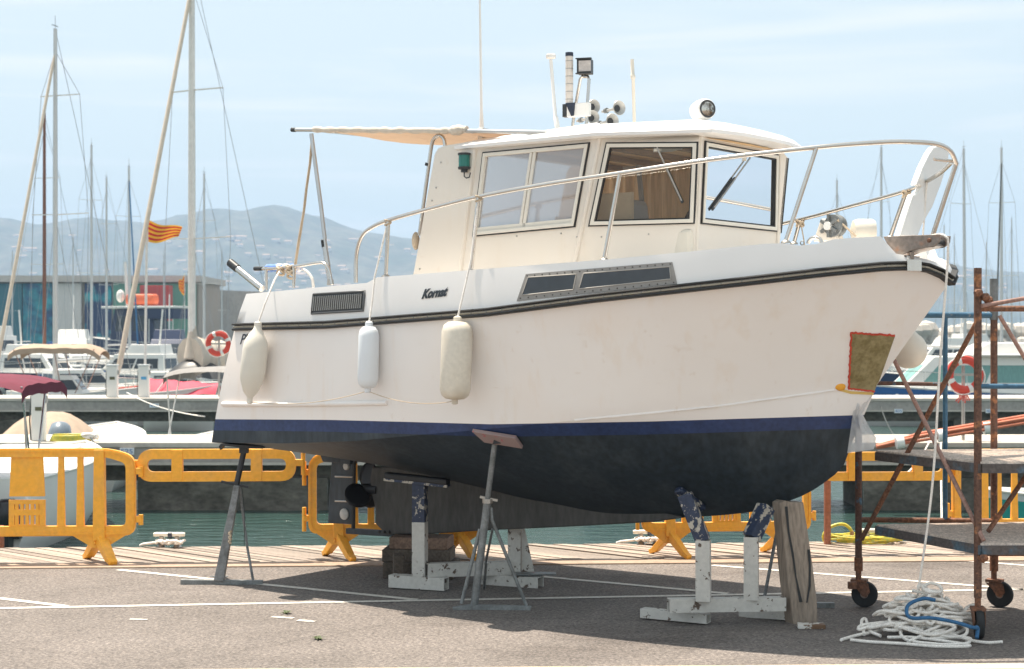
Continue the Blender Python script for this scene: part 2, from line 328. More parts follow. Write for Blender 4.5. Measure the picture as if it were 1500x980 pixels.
# asphalt: stops at the planked quay edge, which runs slightly away to the right
QD = Vector((1, .055, 0)).normalized(); QN = Vector((-QD.y, QD.x, 0))        # along the quay, towards the water
Q0 = Vector((-3.8, 14.35, 0))                                                 # asphalt ends here
def Q(a, b, z=0): return Q0+QD*a+QN*b+Vector((0,0,z))
def asphalt():
    m = bpy.data.materials.new('asphalt'); m.use_nodes = True; t = m.node_tree; b = t.nodes['Principled BSDF']
    b.inputs['Roughness'].default_value = .9; b.inputs['Specular IOR Level'].default_value = .25
    c = node(t, 'ShaderNodeTexCoord')
    n1 = node(t, 'ShaderNodeTexNoise'); n1.inputs['Scale'].default_value = .9; n1.inputs['Detail'].default_value = 6; n1.inputs['Roughness'].default_value = .65
    n2 = node(t, 'ShaderNodeTexVoronoi'); n2.inputs['Scale'].default_value = 75
    n3 = node(t, 'ShaderNodeTexNoise'); n3.inputs['Scale'].default_value = 38; n3.inputs['Detail'].default_value = 4; n3.inputs['Roughness'].default_value = .8
    for n in (n1, n2, n3): t.links.new(c.outputs['Object'], n.inputs['Vector'])
    r1 = node(t, 'ShaderNodeValToRGB'); e = r1.color_ramp.elements; e[0].position = .3; e[1].position = .72; e[0].color = (.148, .133, .124, 1); e[1].color = (.218, .196, .184, 1)
    r2 = node(t, 'ShaderNodeValToRGB'); e = r2.color_ramp.elements; e[0].position = 0; e[1].position = 1; e[0].color = (.72, .72, .73, 1); e[1].color = (1.35, 1.33, 1.30, 1)
    r3 = node(t, 'ShaderNodeValToRGB'); e = r3.color_ramp.elements; e[0].position = .34; e[1].position = .66; e[0].color = (.55, .55, .55, 1); e[1].color = (1.38, 1.36, 1.33, 1)
    sp = node(t, 'ShaderNodeSeparateColor'); t.links.new(n2.outputs['Color'], sp.inputs[0])
    t.links.new(n1.outputs['Fac'], r1.inputs[0]); t.links.new(sp.outputs[0], r2.inputs[0]); t.links.new(n3.outputs['Fac'], r3.inputs[0])
    a = node(t, 'ShaderNodeMixRGB', blend_type='MULTIPLY'); a.inputs[0].default_value = 1; d = node(t, 'ShaderNodeMixRGB', blend_type='MULTIPLY'); d.inputs[0].default_value = 1
    t.links.new(r1.outputs[0], a.inputs[1]); t.links.new(r2.outputs[0], a.inputs[2]); t.links.new(a.outputs[0], d.inputs[1]); t.links.new(r3.outputs[0], d.inputs[2])
    # hairline cracks
    wv = node(t, 'ShaderNodeTexVoronoi', feature='DISTANCE_TO_EDGE'); wv.inputs['Scale'].default_value = .42
    ds = node(t, 'ShaderNodeTexNoise'); ds.inputs['Scale'].default_value = 2.5; ds.inputs['Detail'].default_value = 5
    md = node(t, 'ShaderNodeMixRGB'); md.inputs[0].default_value = .22
    t.links.new(c.outputs['Object'], ds.inputs['Vector']); t.links.new(c.outputs['Object'], md.inputs[1]); t.links.new(ds.outputs['Color'], md.inputs[2]); t.links.new(md.outputs[0], wv.inputs['Vector'])
    rc = node(t, 'ShaderNodeValToRGB'); e = rc.color_ramp.elements; e[0].position = .0; e[1].position = .010; e[0].color = (.5, .5, .5, 1); e[1].color = (1, 1, 1, 1)
    t.links.new(wv.outputs['Distance'], rc.inputs[0]); g = node(t, 'ShaderNodeMixRGB', blend_type='MULTIPLY'); g.inputs[0].default_value = .3
    # old oil and tyre stains
    so_ = node(t, 'ShaderNodeTexNoise'); so_.inputs['Scale'].default_value = .55; so_.inputs['Detail'].default_value = 7; so_.inputs['Roughness'].default_value = .7; ms_ = node(t, 'ShaderNodeMapping'); ms_.inputs['Scale'].default_value = (.6, 1.4, 1); ms_.inputs['Location'].default_value = (3.3, 1.7, 0)
    t.links.new(c.outputs['Object'], ms_.inputs[0]); t.links.new(ms_.outputs[0], so_.inputs['Vector']); rs_ = node(t, 'ShaderNodeValToRGB'); e = rs_.color_ramp.elements; e[0].position = .56; e[1].position = .70; e[0].color = (1, 1, 1, 1); e[1].color = (.66, .65, .65, 1)
    t.links.new(so_.outputs['Fac'], rs_.inputs[0]); d2 = node(t, 'ShaderNodeMixRGB', blend_type='MULTIPLY'); d2.inputs[0].default_value = 1; t.links.new(d.outputs[0], d2.inputs[1]); t.links.new(rs_.outputs[0], d2.inputs[2]); d = d2
    t.links.new(d.outputs[0], g.inputs[1]); t.links.new(rc.outputs[0], g.inputs[2]); t.links.new(g.outputs[0], b.inputs['Base Color'])
    bb = node(t, 'ShaderNodeBump'); bb.inputs['Strength'].default_value = .7; bb.inputs['Distance'].default_value = .012
    t.links.new(n3.outputs['Fac'], bb.inputs['Height']); t.links.new(bb.outputs[0], b.inputs['Normal']); return m
mb = MB(); A = Q(-90, 0); B_ = Q(120, 0)
mb.add([(-90, -60, 0), (120, -60, 0), B_, A], [(0,1,2,3)])
ground = struct(mb.build('asphalt_ground', asphalt(), fix=False))
paint_w = mat('road_paint', (.62, .58, .52), .7, vs=3.5, col2=(.25, .225, .2), thr=(.60, .70), sp=(40, .18))
pale_k = mat('pale_yellow_paint', (.62, .52, .38), .8, vs=5, var=.1, sp=(30, .12))
def strip(p, q, w, m_=None):
    p, q = Vector(p), Vector(q); d = (q-p).normalized(); a = Vector((-d.y, d.x, 0))*w/2; m = MB()
    z = Vector((0,0,.004)); m.add([p-a+z, q-a+z, q+a+z, p+a+z], [(0,1,2,3)]); return m.build('painted_line', m_ or paint_w, ground, fix=False)
bay = Vector((1, -.6, 0)).normalized()
strip(G(-400, 899), G(1780, 858.5), .075)                                       # long line along the bays
for (a, b) in (((173, 835), (610, 879)), ((-160, 858), (97, 888.5)), ((640, 831), (1066, 870)), ((1043, 828.5), (1500, 864)), ((1390, 820), (1650, 840)), ((-420, 842), (-250, 862))):
    strip(G(*a), G(*b), .075)
strip(G(-150, 988), G(360, 984.5), .16, pale_k); strip(G(360, 984.5), G(1700, 975), .16, pale_k)
for (a, b, w) in (((190, 907.5), (216, 908.2), .04), ((398, 904), (430, 906), .05), ((436, 909), (462, 911), .06)): strip(G(*a), G(*b), w)
# tan kerb strip between asphalt and planks
kerb_m = mat('kerb_tan', (.36, .26, .19), .8, vs=4, var=.12, sp=(20, .12), bump=.2, bs=30)
mb = MB(); pts = [Q(-80, -.005), Q(110, -.005), Q(110, .26), Q(-80, .26)]
mb.slab([(p.x, p.y) for p in pts], -.2, .012); struct(mb.build('kerb_strip', kerb_m, bevel=.004))
# diagonal quay planks, each one a board
plank_m = [mat('quay_plank_'+k, c, .85, vs=4, var=.14, sp=(30, .16), bump=.25, bs=40) for k, c in (('a', (.31, .255, .21)), ('b', (.27, .222, .185)), ('c', (.36, .295, .24)), ('d', (.235, .195, .162)))]
mb = MB(); pts = [Q(-80, .262), Q(110, .262), Q(110, 1.36), Q(-80, 1.36)]
mb.slab([(p.x, p.y) for p in pts], -1.9, -.035); deck = struct(mb.build('quay_deck', conc))
plank_meshes = []
for m_ in plank_m:
    k = MB(); w = .135; dpt = 1.085; sh = 1.085                       # sheared board: runs across the strip at 45 degrees
    xs = [(-w/2, 0), (w/2, 0), (w/2-sh, dpt), (-w/2-sh, dpt)]
    pl = [Q0*0+QD*a+QN*b for a, b in xs]
    k.slab([(p.x, p.y) for p in pl], -.034, 0); me = bpy.data.meshes.new('plank'); me.from_pydata(k.v, [], k.f); me.materials.append(m_); plank_meshes.append(me)
i = 0; a = -4.5
while a < 12.5:
    o = bpy.data.objects.new('plank', random.choice(plank_meshes)); COL.objects.link(o); o.parent = deck
    p = Q(a, .265); o.location = p-deck.location+Vector((0, 0, .012+random.uniform(-.006, .006))); a += .146
# water
wm = bpy.data.materials.new('harbour_water'); wm.use_nodes = True; t = wm.node_tree; b = t.nodes['Principled BSDF']
b.inputs['Base Color'].default_value = (.030, .062, .055, 1); b.inputs['Roughness'].default_value = .06; b.inputs['IOR'].default_value = 1.33
c = node(t, 'ShaderNodeTexCoord'); mp = node(t, 'ShaderNodeMapping'); mp.inputs['Scale'].default_value = (.55, 1.6, 1); mp.inputs['Rotation'].default_value = (0, 0, R(6))
n1 = node(t, 'ShaderNodeTexNoise'); n1.inputs['Scale'].default_value = 2.2; n1.inputs['Detail'].default_value = 5; n1.inputs['Roughness'].default_value = .55; n1.inputs['Distortion'].default_value = .4
bp = node(t, 'ShaderNodeBump'); bp.inputs['Strength'].default_value = .9; bp.inputs['Distance'].default_value = .14
t.links.new(c.outputs['Object'], mp.inputs[0]); t.links.new(mp.outputs[0], n1.inputs['Vector']); t.links.new(n1.outputs['Fac'], bp.inputs['Height']); t.links.new(bp.outputs[0], b.inputs['Normal'])
mb = MB(); mb.add([(-4000, 15.2, WATER), (4000, 15.2, WATER), (4000, 4300, WATER), (-4000, 4300, WATER)], [(0,1,2,3)])
struct(mb.build('harbour_water', wm, fix=False))
# piers: slab with recessed beam, on blocks standing in the water
def pier(D, depth, x0, x1, blocks, ztop):
    mb = MB(); mb.box(((x0+x1)/2, D+depth/2, ztop-.16), (x1-x0, depth, .32)); pr = struct(mb.build('pier', conc, bevel=.02))
    mb = MB(); mb.box(((x0+x1)/2, D+depth/2-.01, ztop+.022), (x1-x0+.02, depth+.06, .10)); mb.build('pier_cap', conc_lt, pr, bevel=.015)
    mb = MB(); mb.box(((x0+x1)/2, D+depth/2+.12, ztop-.50), (x1-x0-.1, depth-.5, .37)); mb.build('pier_beam', conc_dk, pr)
    mb = MB(); mb.box(((x0+x1)/2, D-.01, ztop-.335), (x1-x0, .05, .05)); mb.build('pier_ledge', conc_lt, pr)
    for (a, b) in blocks:
        mb = MB(); n = max(2, int((b-a)/.5)); rows = []
        for iz in range(8):
            z = lerp(ztop-.62, WATER-.8, iz/7); rows.append([Vector((lerp(a, b, k/n), D+.22-.05*iz/7+random.uniform(-.03, .03), z)) for k in range(n+1)])
        mb.grid(rows); bk = [[p+Vector((0, depth-.5, 0)) for p in r] for r in rows]
        mb.add([rows[0][0], rows[-1][0], bk[-1][0], bk[0][0]], [(0,1,2,3)]); mb.add([rows[0][-1], rows[-1][-1], bk[-1][-1], bk[0][-1]], [(0,1,2,3)]); mb.add([rows[0][0], rows[0][-1], bk[0][-1], bk[0][0]], [(0,1,2,3)])
        mb.build('pier_block', conc_dk, pr, smooth=50)
    return pr
X1 = lambda px, D: (px-750)*D/F
DP1, DP2 = 31.0, 52.0
pier1 = pier(DP1, 2.4, X1(-500, DP1), X1(2100, DP1), [(X1(198, DP1), X1(478, DP1)), (X1(1268, DP1), X1(1640, DP1)), (X1(-330, DP1), X1(-60, DP1))], -.06)
pier2 = pier(DP2, 2.6, X1(-300, DP2), X1(1900, DP2), [(X1(-200, DP2), X1(60, DP2)), (X1(420, DP2), X1(640, DP2)), (X1(1400, DP2), X1(1600, DP2))], -.04)
# hills across the bay
prof = [(-900, 352), (-400, 330), (0, 318), (60, 326), (130, 317), (200, 321), (260, 312), (330, 305), (385, 301), (412, 297), (440, 309), (500, 324), (560, 338), (610, 347), (760, 372), (900, 380), (1100, 384), (1370, 381), (1420, 388), (1500, 396), (1800, 402), (2400, 420)]
DH = 3400.
def fbm(x, y): return math.sin(x*1.7+y*.6)+.5*math.sin(x*3.9-y*2.3+1)+.28*math.sin(x*8.3+y*5.1+2)+.16*math.sin(x*17+y*9+.5)+.1*math.sin(x*36+y*21)
mb = MB(); rows = []
for j in range(26):
    w = j/25; D = lerp(2500, DH+500, w); row = []
    for i in range(181):
        px = -900+3300*i/180; top = (YH-interp(px, prof))*DH/F+H
        e = math.sin(min(1, w/.72)*math.pi/2)**1.25 if w < .72 else 1-(w-.72)*1.1
        n = fbm(px*.021, w*9); h = top*e*(1+.02*n*(w < .70)+.05*fbm(px*.012+3, w*4)*math.sin(min(1, w/.72)*math.pi))+(.9*fbm(px*.22, w*4) if .5 < w < .8 else 0)*2.2
        row.append(Vector(((px-750)*DH/F*(.55+.45*D/DH), D, max(h, 0)+WATER-.5 if j else WATER-3)))
    rows.append(row)
mb.grid(rows)
hill_m = mat('hill_scrub', (.045, .06, .04), .95, vs=.012, col2=(.10, .10, .075), thr=(.42, .62), sp=(.05, .4), detail=8)
hills = struct(mb.build('hills', hill_m, smooth=60))
hb = BVHTree.FromPolygons([v for v in mb.v], mb.f)
house_w = mat('hill_house_wall', (.66, .61, .54), .8); house_r = mat('hill_house_roof', (.42, .30, .22), .9)
k = MB(); k.box((0, 0, 3.2), (13, 11, 8)); hm = k; nb = 0
hroot = thing('hillside_house', 'tiny pale house among trees on the hazy blue hillside', 'house', (0, 0, 0), 'houses scattered on the far hillside')
k.build('wall', house_w, hroot); k = MB(); k.add([(-7.2, -6.2, 7.2), (7.2, -6.2, 7.2), (7.2, 6.2, 7.2), (-7.2, 6.2, 7.2), (-7.2, 0, 9.8), (7.2, 0, 9.8)], [(0,1,5,4), (2,3,4,5), (0,4,3), (1,2,5), (3,2,1,0)]); k.build('roof', house_r, hroot)
for i in range(90):
    px = random.choice([random.uniform(300, 520), random.uniform(10, 300), random.uniform(430, 610), random.uniform(330, 480), random.uniform(1400, 1495)]); py = random.uniform(345, 428)
    d = Vector(((px-750)/F, 1, -(py-YH)/F)).normalized(); hit = hb.ray_cast(Vector((0, 0, H)), d)
    if hit[0] is None: continue
    o = hroot if nb == 0 else copy_tree(hroot); nb += 1
    o.location = hit[0]-Vector((0, 0, 1.5)); o.rotation_euler = (0, 0, random.uniform(-.5, .5)); s_ = random.uniform(.5, 1.05); o.scale = (s_*random.uniform(.8, 1.6), s_, s_*.8)
# ================================================================== the boat on the hard
TH = R(37); BU = Vector((math.cos(TH), -math.sin(TH), 0)); BV = Vector((math.sin(TH), math.cos(TH), 0))   # forward, to port
BC = Vector((-1.70935, 14.62939, 0))                                            # transom centre
CAM = Vector((0, 0, H))
def B(s, t, z): return BC+BU*s-BV*t+Vector((0, 0, z))                           # t positive to starboard
def pxof(p): return 750+F*p.x/p.y
def zat(p, py): return H-(py-YH)*p.y/F
def onT(px, py, t):
    a = (px-750)/F; q = BC-BV*t; s = (a*q.y-q.x)/(BU.x-a*BU.y); p = q+BU*s; return s, t, zat(p, py)
def bT(px, py, t): return B(*onT(px, py, t))
def onS(px, py, s):
    a = (px-750)/F; q = BC+BU*s; t = (q.x-a*q.y)/(BV.x-a*BV.y); p = q-BV*t; return s, t, zat(p, py)
def onP(px, py, p0, n):
    d = Vector(((px-750)/F, 1, -(py-YH)/F)); k = (Vector(p0)-CAM).dot(n)/d.dot(n); return CAM+d*k
boat = thing('motor_boat', 'white pilothouse motor boat with dark antifouling propped up on the quay', 'boat', B(2.6, 0, .31))
N = 56
# plan curves (s, t); heights come from where the lines run
half = [(.19, 1.215), (1.0, 1.285), (2.0, 1.33), (3.0, 1.335), (3.8, 1.265), (4.4, 1.13), (4.9, .925), (5.3, .68), (5.6, .42), (5.79, .19), (5.86, 0)]
full = half+[(s, -t) for s, t in half[-2::-1]]
rail2 = spline(full, 2*N+1)[:N+1]
rail_y = [(343, 479), (478, 475.5), (625, 464), (710, 457.5), (870, 436.5), (1040, 417.5), (1120, 408.5), (1210, 398), (1293, 390), (1335, 388.5), (1352, 390), (1370, 395.5), (1384, 404), (1396, 415)]
RAIL = []
for s, t in rail2: p = B(s, t, 0); RAIL.append((s, t, zat(p, interp(pxof(p), rail_y))))
RPX = [pxof(B(*r)) for r in RAIL]
def nrm2(i):                                                                   # outward plan normal in (s,t)
    a = rail2[max(0, i-1)]; b = rail2[min(N, i+1)] if i < N else (2*rail2[N][0]-rail2[N-1][0], -rail2[N-1][1])
    if i == N: return (1.0, 0.0)
    d = (b[0]-a[0], b[1]-a[1]); l = math.hypot(*d); return (-d[1]/l, d[0]/l)
edge_y = [(350, 431.5), (400, 427), (541, 414), (541.5, 407), (780, 388.5), (890, 380), (1040, 365.5), (1120, 357), (1169, 356), (1170.5, 360), (1213, 355.5), (1221, 350), (1291, 346), (1303, 370), (1345, 377), (1372, 383), (1388, 396), (1396, 408)]
EDGE = []
for i in range(N+1):
    n = nrm2(i); s, t = rail2[i][0]-n[0]*.028+(.10 if i == 0 else .10*max(0, 1-i/4)), rail2[i][1]-n[1]*.028; p = B(s, max(t, 0), 0)
    EDGE.append((s, max(t, 0), zat(p, interp(pxof(p), edge_y))))
chine2 = spline([(0, 1.30), (1, 1.295), (2, 1.255), (3, 1.14), (3.8, .93), (4.4, .66), (4.9, .36), (5.2, .12), (5.33, 0)], N+1)
chine_y = [(309, 648), (418, 649.5), (518, 646), (616, 637), (697, 630), (780, 622), (870, 613), (1040, 596), (1225, 571), (1290, 562)]
CHINE = []
for s, t in chine2: p = B(s, t, 0); CHINE.append((s, t, zat(p, interp(pxof(p), chine_y))))
kz = [(466, 664), (564, 682), (640, 699), (714, 717), (765, 731), (820, 742), (900, 757), (1008, 757.5), (1100, 750), (1146, 737), (1186, 721), (1228, 691), (1240, 672), (1248, 648), (1266, 608)]
kl = [(0, onT(466, 664, 0)[2])]+[(onT(a, b, 0)[0], onT(a, b, 0)[2]) for a, b in kz[1:]]+[(CHINE[-1][0], CHINE[-1][2])]
keel2 = spline(kl, N+1)
# keel samples placed so stations stay roughly athwartships
fr = np.linspace(0, 1, N+1)
rows = []; KT, KB = 10, 9
def halfrow(j):
    w = j/N; r, c, k = RAIL[j], CHINE[j], (keel2[j][0], 0, keel2[j][1]); out = []
    for i in range(KT+1):
        q = i/KT; con = .085*w*w*(1-w**6)*math.sin(math.pi*q)
        out.append((lerp(r[0], c[0], q), max(0, lerp(r[1], c[1], q)-con+.02*(1-w)*math.sin(math.pi*q)), lerp(r[2], c[2], q)))
    for i in range(1, KB+1):
        q = i/KB; cv = .05*math.sin(math.pi*q)*(1-(1-w)**4)*(1-w**5)
        out.append((lerp(c[0], k[0], q), max(0, lerp(c[1], 0, q)+cv*1.2), lerp(c[2], k[2], q)-cv*.6))
    return out
for j in range(N+1):
    h = halfrow(j); rows.append(h+[(s, -t, z) for s, t, z in h[-2::-1]])
# paint line heights, read along the starboard side
wl_y = [(300, 614), (478, 615), (596, 618), (720, 621.5), (950, 617.5), (1180, 610.5), (1275, 607.5)]
def wl(s, t):
    p = B(s, abs(t), 0); return zat(p, interp(pxof(p), wl_y))
def hull_part(name, m, lo, hi):
    bm = bmesh.new(); vs = []
    for r in rows:
        vs.append([bm.verts.new((s, t, z-wl(s, t))) for s, t, z in r])
    n = len(rows[0])
    for j in range(N):
        for i in range(n-1):
            q = [vs[j][i], vs[j][i+1], vs[j+1][i+1], vs[j+1][i]]
            try: bm.faces.new(q)
            except ValueError: pass
    tr = vs[0]
    for i in range(n//2):
        bm.faces.new([tr[i], tr[n-1-i], tr[n-2-i], tr[i+1]]) if i+1 != n-2-i else bm.faces.new([tr[i], tr[n-1-i], tr[i+1]])
    bmesh.ops.remove_doubles(bm, verts=bm.verts, dist=1e-5)
    for z, up in ((lo, True), (hi, False)):
        if z is not None:
            bmesh.ops.bisect_plane(bm, geom=bm.verts[:]+bm.edges[:]+bm.faces[:], plane_co=(0, 0, z), plane_no=(0, 0, 1), clear_inner=up, clear_outer=not up)
    for v in bm.verts:
        s, t, z = v.co; v.co = B(s, t, z+wl(s, t))-boat.location
    bmesh.ops.recalc_face_normals(bm, faces=bm.faces)
    me = bpy.data.meshes.new(name); bm.to_mesh(me); bm.free(); me.materials.append(m); me.shade_smooth(); me.set_sharp_from_angle(angle=R(24))
    o = bpy.data.objects.new(name, me); COL.objects.link(o); o.parent = boat; return o
hull = hull_part('hull', gel_hull, 0, None)
hull_part('boot_stripe', boot_blue, -.092, 0); hull_part('hull_bottom', antifoul, None, -.092)
# upper works: bulwark outside, capping and inside, down to the deck
mb = MB(); bul = []
for side in (1, -1):
    R_ = [[], [], [], [], []]
    for i in range(N+1):
        r, e = RAIL[i], EDGE[i]; n = nrm2(i)
        R_[0].append(B(r[0], side*r[1], r[2])); R_[1].append(B(lerp(r[0], e[0], .5)+n[0]*.006, side*(lerp(r[1], e[1], .5)+n[1]*.006), lerp(r[2], e[2], .5))); R_[2].append(B(e[0], side*e[1], e[2]))
        ti = max(0, e[1]-n[1]*.07); si = e[0]-n[0]*.07; R_[3].append(B(si, side*ti, e[2]-.002)); R_[4].append(B(si, side*ti, min(e[2]-.09, 2.5)))
    mb.grid(R_); bul.append(R_)
tw = []
for i in range(5): mb.add([bul[0][i][0], bul[1][i][0]], [])
mb.add([bul[0][0][0], bul[1][0][0], bul[1][2][0], bul[0][2][0]], [(0,1,2,3)])
mb.build('bulwark', gel, boat, smooth=35)
mb2 = MB(); mb2.grid([bul[0][4], bul[1][4]]); mb2.build('deck', gel, boat)
bvh_v = []; hb_m = MB(); hb_m.grid([[B(*p) for p in r] for r in rows])
for R_ in bul: hb_m.grid(R_[:3])
HB = BVHTree.FromPolygons(hb_m.v, hb_m.f)
def hit(px, py, off=0):
    d = Vector(((px-750)/F, 1, -(py-YH)/F)).normalized(); h = HB.ray_cast(CAM, d)
    if h[0] is None: return None, None
    n = h[1] if h[1].dot(d) < 0 else -h[1]; return h[0]+n*off, n
def quadpx(q, a, b):
    (x0, y0), (x1, y1), (x2, y2), (x3, y3) = q                     # tl, tr, br, bl
    return (lerp(lerp(x0, x1, a), lerp(x3, x2, a), b), lerp(lerp(y0, y1, a), lerp(y3, y2, a), b))
def conform(name, q, m, nx=12, ny=4, off=.004, th=.006, parent=None):
    """sheet that follows the hull skin inside a four-cornered outline"""
    f_, k_ = [], []
    for j in range(ny+1):
        a, b = [], []
        for i in range(nx+1):
            x, y = quadpx(q, i/nx, j/ny); p, n = hit(x, y)
            while p is None: x -= 1.5; p, n = hit(x, y)
            a.append(p+n*(off+th)); b.append(p+n*(off-.006))
        f_.append(a); k_.append(b)
    mb = MB(); mb.grid(f_); mb.grid([f_[0], k_[0]]); mb.grid([f_[-1], k_[-1]]); mb.grid([[r[0] for r in f_], [r[0] for r in k_]]); mb.grid([[r[-1] for r in f_], [r[-1] for r in k_]])
    return mb.build(name, m, parent or boat, smooth=40)
def hull_line(name, pts, m, r, off=0, n=6, parent=None, seg=10):
    P_ = []
    for a, b in zip(pts[:-1], pts[1:]):
        for k in range(seg): P_.append(hit(lerp(a[0], b[0], k/seg), lerp(a[1], b[1], k/seg), off)[0])
    P_.append(hit(*pts[-1], off)[0]); P_ = [p for p in P_ if p is not None]
    mb = MB(); mb.tube(P_, r, n); return mb.build(name, m, parent or boat, smooth=60)
# rubbing strake: two black ribs with a cream insert, right round the bow
def strake(name, m, dz0, dz1, out):
    mb = MB()
    prof = []
    for side in (1, -1):
        for i in (range(N+1) if side == 1 else range(N-1, -1, -1)):
            r = RAIL[i]; n = nrm2(i); o0 = -.012
            prof.append([B(r[0]+n[0]*o, side*(r[1]+n[1]*o), r[2]+dz) for o, dz in ((o0, dz0), (out, dz0+.004), (out+.004, (dz0+dz1)/2), (out, dz1-.004), (o0, dz1))])
    mb.grid(prof); k = len(prof[0]); mb.add(prof[0], [tuple(range(k))]); mb.add(prof[-1], [tuple(range(k))])
    return mb.build(name, m, boat, smooth=40)
strake('rubbing_strake', rubber, .010, .032, .034); strake('rubbing_strake', rubber, -.034, -.010, .034)
ins = strake('strake_insert', cream_trim, -.010, .010, .016)
mb = MB()
for i in range(0, N*4):
    q = i/(N*4); j = int(q*N); f_ = q*N-j; r = [lerp(RAIL[j][k], RAIL[j+1][k], f_) for k in range(3)]; n = nrm2(j)
    if i % 5 == 0: mb.lathe([(.006, 0), (.005, .004)], 6, B(r[0]+n[0]*.019, r[1]+n[1]*.019, r[2]), BU*n[0]-BV*n[1])
o = mb.build('strake_screws', steel_dull, ins); o['kind'] = 'stuff'
# skeg, rudder, propeller
def T0(px, py): return onT(px, py, 0)[0], onT(px, py, 0)[2]
sk = [(552, 684), (549, 700), (551, 722), (557, 745), (556, 765), (572, 782), (640, 781), (700, 777), (860, 769.5), (965, 763.5), (1010, 757), (960, 745), (900, 735), (820, 722), (714, 697), (620, 680)]
mb = MB(); top = []
mb.prism([T0(*p) for p in sk], B(0, 0, 0), BU, Vector((0, 0, 1)), .13); mb.build('skeg', antifoul_worn, boat, bevel=.012)
mb = MB(); mb.prism([T0(*p) for p in ((488, 668), (519, 672), (517, 768), (482, 766), (484, 720))], B(0, 0, 0), BU, Vector((0, 0, 1)), .035)
rud = mb.build('rudder', antifoul, boat, bevel=.008)
mb = MB(); mb.tube([bT(519, 660, 0), bT(517.5, 776, 0)], .018, 10); mb.build('rudder_stock', prop_blk, rud, smooth=40)
for y in (698, 734): mb = MB(); mb.tube([bT(491, y, .025), bT(516, y+.6, .025)], .008, 6); mb.build('rudder_web', steel_dull, rud)
for (x, y, r_) in ((508, 683, .034), (505, 753, .05)): mb = MB(); mb.lathe([(r_, 0), (r_, .012), (r_*.8, .02)], 18, bT(x, y, .017), -BV); mb.build('anode', zinc, rud, smooth=40)
mb = MB(); mb.prism([T0(*p) for p in ((473, 662), (494, 664), (520, 667), (518, 680), (494, 677), (478, 676))], B(0, 0, 0), BU, Vector((0, 0, 1)), .10); mb.build('rudder_box', antifoul, boat, bevel=.006)
mb = MB(); mb.bar(bT(509, 777.5, 0), bT(580, 782, 0), .05, .05); sh = mb.build('rudder_shoe', antifoul, boat, bevel=.006)
for x in (556, 563, 570): mb = MB(); mb.lathe([(.014, 0), (.012, .012)], 8, bT(x, 779, .066), -BV); mb.build('bolt', prop_blk, sh)
pc = B(*onT(535, 716, .03))
mb = MB(); mb.lathe([(.012, -.11), (.035, -.08), (.045, 0), (.05, .08), (.05, .16)], 14, pc, BU); hub = mb.build('propeller', prop_blk, boat, smooth=50)
UPV = Vector((0, 0, 1)); SB = -BV
for ang in (75, 205, 325):
    a = R(ang); rad = SB*math.cos(a)*-1+UPV*math.sin(a); tg = SB*math.sin(a)+UPV*math.cos(a); rr = []
    for i in range(9):
        q = i/8; rd = .03+.215*q; wd_ = .115*math.sin(math.pi*min(1, .16+q*.80))**.6*(1 if q < .86 else 1-(q-.86)*4.2); tw_ = lerp(R(88), R(80), q)*(1 if ang < 180 else .40)
        row = []
        for j in range(7):
            c_ = (j/6-.5)*2*wd_*1.0; row.append(pc+rad*rd+(tg*math.cos(tw_)+BU*math.sin(tw_))*c_+BU*(.02-.03*q)+BU*.012*math.cos((j/6-.5)*math.pi))
        rr.append(row)
    mb = MB(); mb.grid(rr); o = mb.build('propeller_blade', prop_blk, hub, smooth=60); sm = o.modifiers.new('thick', 'SOLIDIFY'); sm.thickness = .010
# spray rail low on the quarter, repair at the stem
hull_line('spray_rail', [(327, 592), (360, 592.5), (460, 592), (568, 590)], gel_hull, .020, .006, 8)
pq = [(1247, 487.5), (1311, 491), (1282, 573), (1243, 569)]
pt_ = conform('repair_patch', pq, patch_ol, 14, 16, .002, .004)
ed = []
def jag(a, b, n): return [(lerp(a[0], b[0], k/n)+random.uniform(-.9, .9), lerp(a[1], b[1], k/n)+random.uniform(-.9, .9)) for k in range(n+1)]
hull_line('tape_edge', jag((1281, 573.5), (1243, 569), 16)+jag((1243, 568), (1247, 487), 26)+jag((1248, 487), (1311, 491), 22), tape_red, .0075, .004, 5, pt_, 2)
hull_line('masking_tape', [(1228, 570), (1246, 575), (1279, 576.5)], tape_yel, .010, .0, 5, pt_)
mb = MB(); p, n = hit(1231, 566.5); mb.sphere(p, .038, 12, 6, (1, .5, .75)); mb.build('filler_smear', mask_or, pt_, smooth=60)
hull_line('chine_crease_tube', [(842, 615.5), (900, 610), (1040, 596.5), (1150, 581.5), (1232, 570)], gel_hull, .009, .0, 6, None, 8)  # tube added along the chine to bring out the crease's shading break
# registration letters and name plate
def lettering(name, txt, q, m, shear=0, bold=0, off=.004, parent=None):
    vs, fs = text_mesh(txt, shear, bold); mb = MB(); P_ = []
    for a, b in vs: x, y = quadpx(q, a, 1-b); p, n = hit(x, y, off); P_.append(p)
    mb.add(P_, fs); return mb.build(name, m, parent or boat)
ink = mat('ink_navy', (.02, .028, .05), .5)
lettering('registration_letters', 'PV4', [(355, 489.5), (375.5, 487.5), (372.5, 502.5), (352, 504.5)], ink, .12, .01)
lettering('name_plate', 'Kornat', [(620, 424), (658, 419.5), (656, 434), (618, 438.5)], mat('name_plate_dark', (.028, .034, .042), .4), .35, .06, .007)
